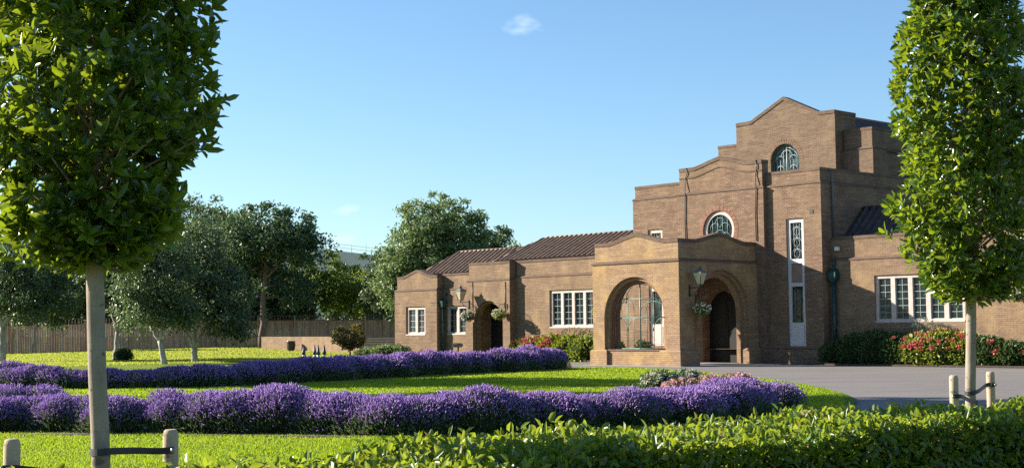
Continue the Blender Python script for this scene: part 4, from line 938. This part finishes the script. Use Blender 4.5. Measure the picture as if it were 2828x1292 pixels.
# birches and others on the back lawn
tree('birch_tree', 'birch with white forked trunk, middle of the back lawn', (-16.5, 72.6), [((-16.6, 72.6, 5.6), (2.3, 2.2, 2.4)), ((-15.4, 72.6, 3.4), (2.2, 2, 1.6)), ((-17.8, 72.8, 3.2), (1.6, 1.7, 1.3)), ((-14.6, 72.8, 2.2), (1.1, 1.2, 0.8))], 15000, 0.17, M['leaf_birch'], M['birch_bark'], 51, 0.19, (0.0, 0.75, [(-0.55, 0.9), (0.6, 1.2), (0.1, 2.0)]), droop=0.22)
tree('birch_tree', 'birch with single pale leaning trunk left of the forked birch', (-17.1, 68.8), [((-17.8, 68.8, 5.2), (1.9, 1.8, 2.2)), ((-18.4, 69, 3.3), (1.3, 1.4, 1.3)), ((-16.6, 69, 3.0), (1.1, 1.3, 1.0))], 11000, 0.16, M['leaf_birch'], M['birch_bark'], 52, 0.16, (-0.25, 1.15, [(-0.5, 0.7), (0.05, 1.6)]), droop=0.22)
tree('birch_tree', 'birch with slim white trunk just right of the near tree trunk', (-22.7, 80), [((-22.6, 80, 5.5), (2.0, 2, 2.4)), ((-21.8, 80.5, 3.4), (1.5, 1.5, 1.2))], 9000, 0.18, M['leaf_birch'], M['birch_bark'], 53, 0.17, (0.1, 1.6, [(-0.3, 1.0), (0.45, 1.4)]), droop=0.2)
tree('birch_tree', 'pale trunked tree at the far left edge, behind the near crown', (-28.3, 77.6), [((-27.6, 78, 5.4), (2.6, 2.2, 2.4)), ((-26.2, 78, 3.6), (1.8, 1.8, 1.4))], 11000, 0.18, M['leaf_birch'], M['birch_bark'], 54, 0.2, (0.0, 1.9, [(-0.4, 1.4), (0.8, 1.4)]), droop=0.2)
tree('small_tree', 'thin crooked sapling in front of the fence at left', (-36.4, 106), [((-36.2, 106, 4.9), (1.5, 1.4, 1.6))], 2600, 0.22, M['leaf_birch'], M['birch_bark'], 55, 0.08, (0.3, 2.0, [(0.3, 1.6), (0.9, 1.9)]), droop=0.1)
tree('small_tree', 'thin straight young tree before the fence right of the near trunk', (-31.0, 112), [((-31, 112, 4.9), (1.6, 1.5, 1.8))], 2800, 0.22, M['leaf_birch'], M['birch_bark'], 56, 0.08, droop=0.1)
tree('small_tree', 'young tree with thin pale trunk near middle of the fence', (-24.2, 113), [((-24.0, 113, 6.2), (3.0, 2.6, 3.2)), ((-22.6, 112, 4.2), (2.0, 1.8, 1.6))], 9500, 0.22, M['leaf_birch'], M['birch_bark'], 57, 0.11, (-0.1, 1.9, [(-0.5, 1.4), (0.4, 1.3)]), droop=0.1)
tree('broadleaf_tree', 'tall tree with reddish trunk and umbrella crown beside the low wall', (-19.0, 106), [((-18.6, 106, 9.2), (3.6, 3.2, 1.7)), ((-20.6, 106.5, 8.0), (2.6, 2.6, 1.5)), ((-16.2, 106, 7.9), (2.0, 2.2, 1.4)), ((-20.8, 107.5, 5.4), (1.7, 1.6, 1.5)), ((-17.0, 107.5, 4.9), (1.5, 1.5, 1.6))], 15000, 0.24, M['leaf_dark'], M['brown_bark'], 58, 0.30, clump=0.8, top=6.6, nlimb=12)
T = [
 ('tall tree over the fence behind the birches, with feathery top', (-28.4, 122), [((-28.0, 122, 9.6), (4.2, 3.4, 3.9)), ((-29.6, 122, 6.1), (4, 3.4, 3.3))], 14000, 0.26, 'leaf_birch', 0.25),
 ('broad tree behind the birches, left of the tall umbrella tree', (-23.2, 121), [((-23.5, 121, 8.2), (4.0, 3.2, 3.8)), ((-21.6, 120.5, 5.2), (3.5, 3, 2.7))], 14000, 0.25, 'leaf_dark', 0.25),
 ('tree seen left of the near trunk, above the fence', (-34, 118), [((-34, 118, 5.6), (4.2, 3, 3.6)), ((-31, 118, 5.4), (3.2, 3, 3.2))], 12000, 0.25, 'leaf_dark', 0.25),
 ('tree at far left above the fence, behind the near crown', (-42, 116), [((-41.5, 116, 6.0), (4.6, 3, 4.0)), ((-38, 117, 4.8), (3.2, 3, 2.6))], 12000, 0.25, 'leaf_birch', 0.25),
 ('dark tree behind the fence, centre left', (-27.5, 124), [((-27.5, 124, 6.4), (4.0, 3, 4.4)), ((-24.5, 125, 5.2), (3.0, 3, 3.0))], 12000, 0.26, 'leaf_dark', 0.3),
 ('yellow green tree glowing behind the tall umbrella tree', (-18.5, 128), [((-19.5, 128, 6.6), (4.4, 2.6, 2.4)), ((-15.2, 128, 5.0), (3.0, 2.6, 2.4)), ((-20, 128, 4.0), (3.5, 2.4, 2.2))], 9000, 0.26, 'leaf_yellow', 0.25),
 ('dark round tree behind the fence, right of the umbrella tree', (-13.0, 132), [((-13.4, 132, 5.2), (3.3, 3, 3.2)), ((-16.4, 133, 4.2), (2.6, 3, 2.4))], 9000, 0.27, 'leaf_dark', 0.25),
 ('dark tree over the fence below the distant grey building', (-9.6, 134), [((-9.6, 134, 5.4), (3.2, 3, 3.4)), ((-7.0, 133, 4.2), (2.6, 3, 2.6))], 9000, 0.27, 'leaf_dark', 0.25),
 ('grey green tree just left of the big pale tree', (-10.6, 124), [((-10.9, 124, 6.4), (2.0, 2, 2.2)), ((-11.6, 124, 4.2), (2.0, 2, 1.8))], 5000, 0.25, 'leaf_birch', 0.2),
 ('low tree showing above the roof right of the big pale tree', (0.6, 150), [((0.6, 150, 8.6), (3.6, 3, 2.2)), ((3.5, 152, 8.2), (3.0, 3, 1.6))], 5000, 0.3, 'leaf_light', 0.25),
]
T += [
 ('dark tree behind the fence at the far left edge of the view', (-47, 122), [((-47, 122, 4.4), (4, 3, 3.4)), ((-44, 122, 3.6), (3, 3, 2.6))], 7000, 0.28, 'leaf_dark', 0.25),
 ('dark bushy tree low behind the fence, left of the near trunk', (-38, 124), [((-38.5, 124, 4.2), (3.6, 2.6, 3.2)), ((-35.2, 124, 3.8), (3, 2.6, 2.6))], 7500, 0.28, 'leaf_dark', 0.22),
 ('dark bushy tree low behind the fence, right of the near trunk', (-30.5, 126), [((-31, 126, 4.4), (3.6, 2.6, 3.2)), ((-27.8, 126, 3.8), (2.8, 2.6, 2.6))], 7500, 0.28, 'leaf_birch', 0.22),
 ('dark bushy tree low behind the fence below the tall pale topped tree', (-23.0, 127), [((-23.4, 127, 4.2), (3.6, 2.6, 3.2)), ((-20.4, 127, 3.6), (2.8, 2.6, 2.4))], 7500, 0.28, 'leaf_dark', 0.22),
]
for i, (lab, bs, bl, n_, L_, mt_, tr_) in enumerate(T):
    tree('broadleaf_tree', lab, bs, bl, n_, L_, M[mt_], M['brown_bark'], 70 + i, tr_, clump=0.75)
tree('broadleaf_tree', 'big pale green tree standing behind the low wing roof', (-5.6, 112), [((-5.9, 112, 9.6), (3.2, 3, 2.9)), ((-3.6, 112.5, 8.3), (2.4, 2.6, 2.6)), ((-7.9, 111.5, 7.2), (2.6, 2.6, 2.6)), ((-9.2, 111, 5.2), (1.9, 2.2, 2.6)), ((-5.5, 111, 6.6), (3.0, 3, 2.6)), ((-8.4, 110.6, 3.4), (1.5, 1.8, 2.0))], 26000, 0.25, M['leaf_light'], M['brown_bark'], 90, 0.35, clump=0.8)
tree('broadleaf_tree', 'darker tree right of the big pale tree above the low wing roof', (-0.9, 116), [((-1.2, 116, 8.0), (1.8, 2, 1.9)), ((0.0, 116, 6.6), (2.2, 2, 1.9))], 6500, 0.24, M['leaf_dark'], M['brown_bark'], 91, 0.22, clump=0.6)
# trees standing outside the left edge of the view; their shadows fall across the lawn
tree('broadleaf_tree', 'tree left of the view whose shadow crosses the middle lawn', (-23.0, 46.3), [((-23.0, 46.3, 7.0), (3.0, 4.0, 3.2)), ((-23.0, 46.3, 10.2), (2.6, 3.8, 1.8))], 12000, 0.3, M['leaf_dark'], M['brown_bark'], 95, 0.25, clump=0.9)
tree('broadleaf_tree', 'tree left of the view shading the drive end', (-18.2, 35.9), [((-18.2, 35.9, 8.8), (2.2, 3.0, 3.0)), ((-18.2, 35.9, 11.6), (1.6, 2.4, 1.4))], 8000, 0.3, M['leaf_dark'], M['brown_bark'], 96, 0.25, clump=0.9)
# small bronze shrub tree and low bushes on the back lawn
tree('small_tree', 'small bronze leaved shrub on a short stem behind the back lavender row', (-9.0, 77.5), [((-9.0, 77.5, 1.35), (0.85, 0.8, 0.7)), ((-9.0, 77.4, 0.8), (0.55, 0.6, 0.4))], 2400, 0.12, M['leaf_red'], M['brown_bark'], 97, 0.06, top=1.0, clump=0.25, cat='shrub', group=None)
bush('low_bush', [((-7.7, 74, 0.25), (0.7, 0.7, 0.35)), ((-6.7, 73.5, 0.3), (0.8, 0.7, 0.45)), ((-5.9, 73.2, 0.3), (0.6, 0.6, 0.45))], 2600, 0.12, 0.06, M['leaf_light'], 'low pale green bush beside the end of the low wing', 'bush', 98)
bush('low_bush', [((-21.4, 77, 0.25), (0.5, 0.5, 0.40))], 700, 0.12, 0.06, M['leaf_bushdark'], 'small dark bush at the foot of the slim birch', 'bush', 99)
# the two near trees: clipped columnar crowns of big glossy leaves on clean stems
def column_tree(label, base, top, r_tr, z0, z1, prof, ntips, L, seed, extra=(), lean=(0, 0)):
    r = np.random.default_rng(seed); root = empty('column_tree', (base[0], base[1], 0)); m = MB()
    zs = [-0.05, 0.4, 0.9, 1.4, z0, z0 + 0.5, z0 + 1.2, z1 - 0.4]
    def ax(z): t = z / z0; return np.array([lean[0] * t, lean[1] * t, 0]) if z < z0 else np.array([lean[0], lean[1], 0])
    m.tube([tuple(ax(z) + np.array([r.normal() * 0.004, r.normal() * 0.004, z])) for z in zs], [r_tr * 1.12, r_tr * 1.04, r_tr, r_tr * 0.98, r_tr * 0.97, r_tr * 0.7, r_tr * 0.5, r_tr * 0.15], 18)
    tips = []; 
    for k in range(ntips):
        t = r.random(); z = z0 + (z1 - z0) * t; th = r.random() * 2 * pi
        R = np.interp(t, [p[0] for p in prof], [p[1] for p in prof]) * (1 + 0.11 * sin(3 * th + 4 * z + seed) + 0.07 * sin(7 * z) + 0.05 * sin(13 * z + 5 * th))
        f = 1.06 - 0.66 * r.random() ** 1.7
        tips.append((ax(z) + np.array([cos(th) * R * f, sin(th) * R * f, z]), f))
    for p in extra: tips.append((np.array(p) - np.array([base[0], base[1], 0]), 1.1))
    P, D, Nn = [], [], []
    for k, (p, f) in enumerate(tips):
        o = p - ax(p[2]) - np.array([0, 0, p[2]]); o = o / (np.linalg.norm(o) + 1e-6); tw = unit(o + np.array([0, 0, 0.55]) + r.normal(size=3) * 0.3)
        if k % 9 == 0 and f > 0.7:
            z = max(z0 + 0.05, p[2] - 0.35); m.tube([tuple(ax(z) + np.array([0, 0, z])), tuple(p * 0.5 + 0.5 * (ax(z) + np.array([0, 0, z])) + np.array([0, 0, 0.02])), tuple(p)], [0.012, 0.008, 0.004], 5)
        a = unit(np.cross(tw, np.array([0.2, 0.3, 1.0]))); b2 = np.cross(tw, a); nl = r.integers(5, 9); ph = r.random() * 6.28
        for j in range(nl):
            th = ph + 2.4 * j; sp = 0.35 + 1.0 * (j / nl); q = unit(tw * (1.15 - sp * 0.55) + (a * cos(th) + b2 * sin(th)) * sp)
            P.append(p - tw * 0.05 * (j / nl)); D.append(q); Nn.append(unit(tw + 0.35 * r.normal(size=3)))
    m.build('trunk', M['trunk'], root)
    n = len(P); v, q = leaf_arrays(np.array(P), np.array(D), np.array(Nn), L * (0.5 + 0.6 * r.random(n)), L * 0.40 * (0.75 + 0.4 * r.random(n)), 0.22, 0.14)
    np_obj('crown', v, q, M['leaf_near'], root)
    return tag(root, label, 'tree', 'clipped columnar trees by the hedge')
column_tree('clipped columnar tree at the left edge with big glossy leaves and pale stem', (-2.29, 7.9), None, 0.051, 1.98, 4.4,
            [(0, 0.20), (0.06, 0.37), (0.15, 0.48), (0.32, 0.57), (0.6, 0.59), (0.85, 0.57), (1, 0.2)], 1850, 0.115, 201,
            extra=[(-1.66, 7.8, 2.88), (-1.70, 7.8, 2.84), (-1.62, 7.85, 2.90), (-1.72, 7.9, 2.80), (-1.70, 7.8, 2.70), (-1.72, 7.8, 2.62), (-2.75, 7.8, 2.0), (-2.85, 7.8, 2.05), (-2.9, 7.9, 2.15), (-2.6, 7.7, 1.98)], lean=(-0.075, 0))
column_tree('clipped columnar tree at the right edge, yellow green in the sun', (4.99, 15.4), None, 0.056, 1.85, 6.0,
            [(0, 0.28), (0.05, 0.46), (0.12, 0.62), (0.3, 0.69), (0.55, 0.66), (0.8, 0.58), (1, 0.25)], 2350, 0.135, 202,
            extra=[(4.15, 15.3, 2.55), (4.1, 15.3, 2.6), (5.65, 15.2, 2.15), (5.75, 15.2, 2.1), (5.55, 15.2, 1.92), (5.3, 15.1, 1.86)], lean=(0.05, 0))
column_tree('clipped columnar tree standing left of the view', (-8.6, 13.75), None, 0.055, 2.2, 7.8,
            [(0, 0.30), (0.1, 0.5), (0.3, 0.6), (0.8, 0.55), (0.95, 0.55), (1, 0.3)], 1700, 0.14, 203)
# stakes and straps
def stake(label, x, y, zt, r_, ties):
    root = empty('tree_stake', (x, y, 0)); m = MB(); m.lathe([(r_, -0.05), (r_, zt - 0.03), (r_ * 0.86, zt - 0.008), (r_ * 0.7, zt)], n=20); m.build('post', M['stake'], root)
    for (pts, hw) in ties:
        m = MB(); pts = [Vector(p) - Vector((x, y, 0)) for p in smooth_poly(pts, 5)]; n = len(pts); vs = []
        for i, p in enumerate(pts):
            t = pts[min(i + 1, n - 1)] - pts[max(i - 1, 0)]; s = Vector((t.y, -t.x, 0)).normalized() * 0.004
            for a, z in ((s, -hw), (s, hw), (-s, hw), (-s, -hw)): vs.append(p + a + Vector((0, 0, z)))
        fs = [(i * 4 + k, i * 4 + (k + 1) % 4, i * 4 + 4 + (k + 1) % 4, i * 4 + 4 + k) for i in range(n - 1) for k in range(4)]
        m.add(vs, fs); st_ = m.build('strap', M['rubber'], root)
        bp = pts[0]; m = MB(); m.lathe([(0.014, 0), (0.014, 0.012), (0.004, 0.016)], n=10); bo = m.build('bolt', M['bolt'], st_); bo.rotation_euler = (pi / 2, 0, 0); bo.location = bp + Vector((0, -0.006, 0))
    return tag(root, label, 'stake', 'wooden tree stakes with black straps')
# strap polylines wrap half round the trunk, then run to the face of the stake
stake('round stake with black strap right of the left tree trunk', -2.0, 8.2, 1.03, 0.045, [([(-1.97, 8.145, 0.915), (-2.06, 8.15, 0.91), (-2.16, 8.02, 0.925), (-2.24, 7.88, 0.935), (-2.285, 7.835, 0.935), (-2.34, 7.85, 0.93), (-2.375, 7.9, 0.93), (-2.34, 7.965, 0.93)], 0.019)])
stake('round stake at the bottom left corner', -2.71, 7.6, 1.03, 0.044, [([(-2.74, 7.545, 0.875), (-2.66, 7.55, 0.875), (-2.55, 7.66, 0.845), (-2.42, 7.8, 0.80), (-2.36, 7.86, 0.78)], 0.019)])
stake('round stake left of the right tree trunk', 4.67, 14.9, 1.05, 0.047, [([(4.64, 14.842, 0.83), (4.72, 14.845, 0.83), (4.82, 15.0, 0.80), (4.92, 15.2, 0.77), (5.02, 15.33, 0.74), (5.07, 15.37, 0.73)], 0.022)])
stake('round stake right of the right tree trunk', 5.40, 15.9, 1.05, 0.047, [([(5.43, 15.84, 0.905), (5.35, 15.845, 0.905), (5.22, 15.6, 0.89), (5.1, 15.4, 0.86), (5.02, 15.335, 0.84), (4.96, 15.35, 0.835), (4.945, 15.4, 0.835)], 0.022)])

# ------------------------------------------------------------------ front hedge
def hedge():
    r = np.random.default_rng(301)
    back = smooth_poly([(-5.2, 3.4), (-3.4, 4.9), (-1.55, 6.65), (-0.22, 8.1), (0.84, 9.0), (2.37, 10.25), (4.28, 11.35), (6.6, 12.6), (9.0, 13.9)], 10)
    W_ = 1.15; H_ = 0.93
    b = np.array([[p[0], p[1]] for p in back]); t = np.gradient(b, axis=0); t = t / np.linalg.norm(t, axis=1, keepdims=True); nrm = np.stack([t[:, 1], -t[:, 0]], 1)
    seg = np.concatenate([[0], np.cumsum(np.linalg.norm(np.diff(b, axis=0), axis=1))]); Ltot = seg[-1]
    def at(s): return np.stack([np.interp(s, seg, b[:, 0]), np.interp(s, seg, b[:, 1])], 1), np.stack([np.interp(s, seg, nrm[:, 0]), np.interp(s, seg, nrm[:, 1])], 1)
    root = empty('hedge', (2.0, 9.0, 0)); off = np.array([2.0, 9.0, 0.0])
    N_ = 82000
    s = r.random(N_) * Ltot; w = r.random(N_); P = np.zeros((N_, 3)); O = np.zeros((N_, 3))
    c, nn = at(s)
    kind = r.random(N_); topm = kind < 0.52; frm = (kind >= 0.52) & (kind < 0.90); bkm = kind >= 0.90
    hz = H_ + 0.025 * np.sin(s * 2.1) + 0.02 * np.sin(s * 5.3 + w * 4)
    dep = r.random(N_) ** 1.6 * 0.10
    P[topm, :2] = (c + nn * (w * W_)[:, None])[topm]; P[topm, 2] = (hz - dep + 0.075 * r.random(N_) ** 5)[topm]; O[topm] = (0, 0, 1)
    zf = H_ * (1 - r.random(N_) ** 1.2 * 0.92)
    P[frm, :2] = (c + nn * (W_ - dep)[:, None])[frm]; P[frm, 2] = zf[frm]; O[frm, :2] = nn[frm]
    P[bkm, :2] = (c + nn * (dep)[:, None])[bkm]; P[bkm, 2] = zf[bkm]; O[bkm, :2] = -nn[bkm]
    P += r.normal(size=(N_, 3)) * 0.012
    D = unit(O * 0.35 + rand_dirs(N_, r) * 0.95 + np.array([0, 0, 0.22])); Nn = unit(O * 0.45 + rand_dirs(N_, r) * 0.8 + np.array([0, 0, 0.45]))
    # sprigs: a share of leaves share an upright shoot and stand above the clipped top
    v, q = leaf_arrays(P - off, D, Nn, 0.055 * (0.6 + 0.8 * r.random(N_)), 0.031 * (0.7 + 0.6 * r.random(N_)), 0.3, 0.18)
    np_obj('foliage', v, q, M['leaf_hedge'], root)
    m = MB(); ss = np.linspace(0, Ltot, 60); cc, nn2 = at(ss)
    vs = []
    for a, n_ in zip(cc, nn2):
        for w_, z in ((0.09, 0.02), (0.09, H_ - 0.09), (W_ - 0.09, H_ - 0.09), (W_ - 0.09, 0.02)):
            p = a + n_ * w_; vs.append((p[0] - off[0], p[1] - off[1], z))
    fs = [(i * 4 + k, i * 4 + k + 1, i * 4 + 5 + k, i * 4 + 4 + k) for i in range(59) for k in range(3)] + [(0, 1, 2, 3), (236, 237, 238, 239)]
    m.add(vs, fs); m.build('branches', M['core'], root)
    tag(root, 'long clipped green hedge running across the bottom of the view', 'hedge')
hedge()

# grass blades on the near lawn, and a longer fringe at the foot of the front lavender row
def blades(name, label, x_of, y0, y1, n, h0, h1, w0, z_of, keep, seed, ypow=1.0):
    r = np.random.default_rng(seed); y = y0 + (y1 - y0) * r.random(n) ** ypow; x = x_of(y, r.random(n)); k = keep(x, y); x, y = x[k], y[k]; n = len(x)
    h = (h0 + (h1 - h0) * r.random(n)) * (1 + 0.35 * np.sin(x * 2.7) * np.sin(y * 2.3)); th = r.random(n) * pi
    base = np.stack([x, y, z_of(x, y)], 1); sd = np.stack([np.cos(th), np.sin(th), 0 * th], 1) * w0 * (y / y0)[:, None]
    tip = base + np.stack([r.normal(size=n) * h * 0.4, r.normal(size=n) * h * 0.4, h], 1)
    v = np.stack([base - sd, base + sd, tip], 1).reshape(-1, 3)
    tag(np_obj(name, v, None, M['blade'], tris=np.arange(n * 3).reshape(-1, 3)), label, 'grass', kind='stuff')
ey = np.array([p[1] for p in edge[8:]])[::-1]; ex = np.array([p[0] for p in edge[8:]])[::-1]
lim = lambda y: np.interp(y, ey, ex) - 0.08
fx = lambda y, t: (-0.385 + 0.62 * t) * y
blades('grass', 'short bright green lawn grass in front of the lavender', fx, 10.5, 21.5, 150000, 0.018, 0.040, 0.0055, lambda x, y: np.full(len(x), 0.058), lambda x, y: x < lim(y), 401, 0.9)
blades('grass', 'sunlit and shaded lawn grass between the two lavender rows', fx, 21.5, 54.0, 170000, 0.025, 0.05, 0.013, lambda x, y: np.full(len(x), 0.058),
       lambda x, y: (x < lim(y)) & (y < np.interp(x, [-20, -16, -8, -4, 2.5], [38, 38, 39, 44, 53.5])), 402)
M['blade'] = leaf('far_grass_blades', [(0.22, 0.28, 0.03), (0.32, 0.38, 0.04), (0.42, 0.46, 0.06)], (0.65, 0.70, 0.10), 0.45, 0.6, 0.2, ((0.34, 0.33, 0.07), (0.13, 0.20, 0.03)))
blades('grass', 'yellow green grass of the back lawn below the birches', lambda y, t: (-0.385 + 0.37 * t) * y, 42.0, 118.0, 150000, 0.04, 0.085, 0.022,
       lambda x, y: np.array([gh(a, b_) for a, b_ in zip(x, y)]) - 0.005, lambda x, y: (y > np.interp(x, [-20, -16, -8, -4, 2.5], [42, 42, 44, 50, 60])) & (x * 0.735 + (y - 54.8) * 0.678 - 4.8 * 0.0 < 1e9) & ((x - 6.525) * 0.678 - (y - 54.834) * 0.735 < -26.5), 403)

# ------------------------------------------------------------------ fence, low wall, planter, far building
def fence():
    r = np.random.default_rng(501); line = [(-46, 100.5), (-38.5, 104.5), (-30, 110), (-22, 115), (-12, 118.5), (-4, 121)]
    root = empty('fence', (-25, 113, 0)); bd = MB(); tr_ = MB(); 
    for (xa, ya), (xb, yb) in zip(line[:-1], line[1:]):
        L = math.hypot(xb - xa, yb - ya); dx, dy = (xb - xa) / L, (yb - ya) / L; nx, ny = dy, -dx; s = 0.0
        def q(s_, o_, z): return (xa + dx * s_ + nx * o_ + 25, ya + dy * s_ + ny * o_ - 113, z)
        def bx(mb, s0, s1, o0, o1, z0, z1):
            mb.add([q(s0, o0, z0), q(s1, o0, z0), q(s1, o1, z0), q(s0, o1, z0), q(s0, o0, z1), q(s1, o0, z1), q(s1, o1, z1), q(s0, o1, z1)], [(0, 3, 2, 1), (4, 5, 6, 7), (0, 1, 5, 4), (1, 2, 6, 5), (2, 3, 7, 6), (3, 0, 4, 7)])
        g = lambda s_: gh(xa + dx * s_, ya + dy * s_)
        while s < L:
            z = g(s); jit = 0.012 * r.random(); bx(bd, s, s + 0.115, jit, jit + 0.02, z, z + 2.12); s += 0.125
        s = 0
        while s < L:
            z = g(s); bx(tr_, s, s + 0.06, 0.0, 0.03, z + 2.12, z + 2.50); s += 0.24
        for s0 in np.arange(0, L, 2.0):
            s1 = min(L, s0 + 2.0); z = g((s0 + s1) / 2); bx(tr_, s0, s1, 0.03, 0.06, z + 2.46, z + 2.52); bx(tr_, s0, s1, 0.03, 0.06, z + 2.10, z + 2.15)
        s = 1.0
        while s < L:
            z = g(s); pm = MB(); bx(pm, s, s + 0.12, 0.06, 0.18, z, z + 2.5); pm.build('post', M['fence'], root); s += 3.0
    bd.build('board_panel', M['fence'], root); tr_.build('trellis', plain('trellis_wood', (0.20, 0.12, 0.09), 0.8, 0.2, 3), root)
    tag(root, 'long brown close board fence with a slatted trellis top across the back', 'fence')
fence()
lw = MB(); 
lwp = [(-18.3, 102.5), (-15.0, 98), (-9.8, 90)]
for (xa, ya), (xb, yb) in zip(lwp[:-1], lwp[1:]):
    d = Vector((xb - xa, yb - ya, 0)).normalized(); nn = Vector((-d.y, d.x, 0)) * 0.12
    ps = [Vector((xa, ya, 0)) - nn, Vector((xb, yb, 0)) - nn, Vector((xb, yb, 0)) + nn, Vector((xa, ya, 0)) + nn]
    lw.add([tuple(p + Vector((15, -98, 0.0))) for p in ps] + [tuple(p + Vector((15, -98, 1.05))) for p in ps], [(0, 3, 2, 1), (4, 5, 6, 7), (0, 1, 5, 4), (1, 2, 6, 5), (2, 3, 7, 6), (3, 0, 4, 7)])
    lw.add([tuple(p + Vector((15, -98, 1.05)) + (p - ps[(k + 2) % 4]).normalized() * 0.04) for k, p in enumerate(ps)] + [tuple(p + Vector((15, -98, 1.13)) + (p - ps[(k + 2) % 4]).normalized() * 0.04) for k, p in enumerate(ps)], [(0, 3, 2, 1), (4, 5, 6, 7), (0, 1, 5, 4), (1, 2, 6, 5), (2, 3, 7, 6), (3, 0, 4, 7)])
o = lw.build('low_wall', M['brick_wing'], None, uv=True); o.location = (-15, 98, 0); tag(o, 'low sandy brick wall in dappled light before the fence', 'wall')
pot = MB(); pot.lathe([(0.17, 0), (0.26, 0.15), (0.31, 0.42), (0.28, 0.66), (0.32, 0.72), (0.28, 0.72), (0.23, 0.6)], (0, 0, 0), 18); o = pot.build('urn', plain('dark_glazed_urn', (0.05, 0.03, 0.035), 0.4, 0.2, 6)); o.location = (-15.4, 97.2, 0.12); tag(o, 'dark rounded urn standing against the low brick wall', 'urn')
bn = empty('garden_bench', (-9.0, 93.5, 0), -0.5)
for nm, bxs in (('seat', [(-1.3, 1.3, -0.25, 0.25, 0.42, 0.48)]), ('backrest', [(-1.3, 1.3, 0.24, 0.29, 0.6 + 0.16 * k, 0.70 + 0.16 * k) for k in range(3)]), ('leg', [(-1.3, -1.2, -0.25, 0.3, 0, 0.44), (-1.3, -1.2, 0.24, 0.3, 0.44, 1.05)]), ('leg', [(1.2, 1.3, -0.25, 0.3, 0, 0.44), (1.2, 1.3, 0.24, 0.3, 0.44, 1.05)])):
    m = MB()
    for b_ in bxs: m.box(*b_)
    m.build(nm, plain('dark_bench_wood', (0.07, 0.045, 0.035), 0.7, 0.15, 6), bn)
tag(bn, 'dark wooden garden bench by the fence next to the end of the wing', 'bench')
fb = empty('office_building', (-28, 230, 0))
m = MB(); m.add([(-14, 6, 0), (7.5, -2, 0), (7.5, 20, 0), (-14, 20, 0), (-14, 6, 16.4), (7.5, -2, 13.4), (7.5, 20, 13.4), (-14, 20, 16.4)], [(0, 3, 2, 1), (4, 5, 6, 7), (0, 1, 5, 4), (1, 2, 6, 5), (2, 3, 7, 6), (3, 0, 4, 7)]); m.build('wall', M['render_grey'], fb)
m = MB(); 
for k in range(9): t = k / 8; x = -13.5 + 20 * t; y = 5.8 - 7.4 * t; z = 16.4 - 2.85 * t; m.tube([(x, y, z - 0.1), (x, y, z + 1.3 + 0.5 * (k % 2))], 0.035, 5)
for dz in (0.55, 1.1): m.tube([(-13.5, 5.8, 16.4 + dz), (6.5, -1.6, 13.55 + dz)], 0.025, 5)
m.build('scaffold', plain('scaffold_tube', (0.16, 0.34, 0.36), 0.5, 0.2, 1), fb)
tag(fb, 'distant grey building with scaffold rails on its sloping roof edge', 'building')
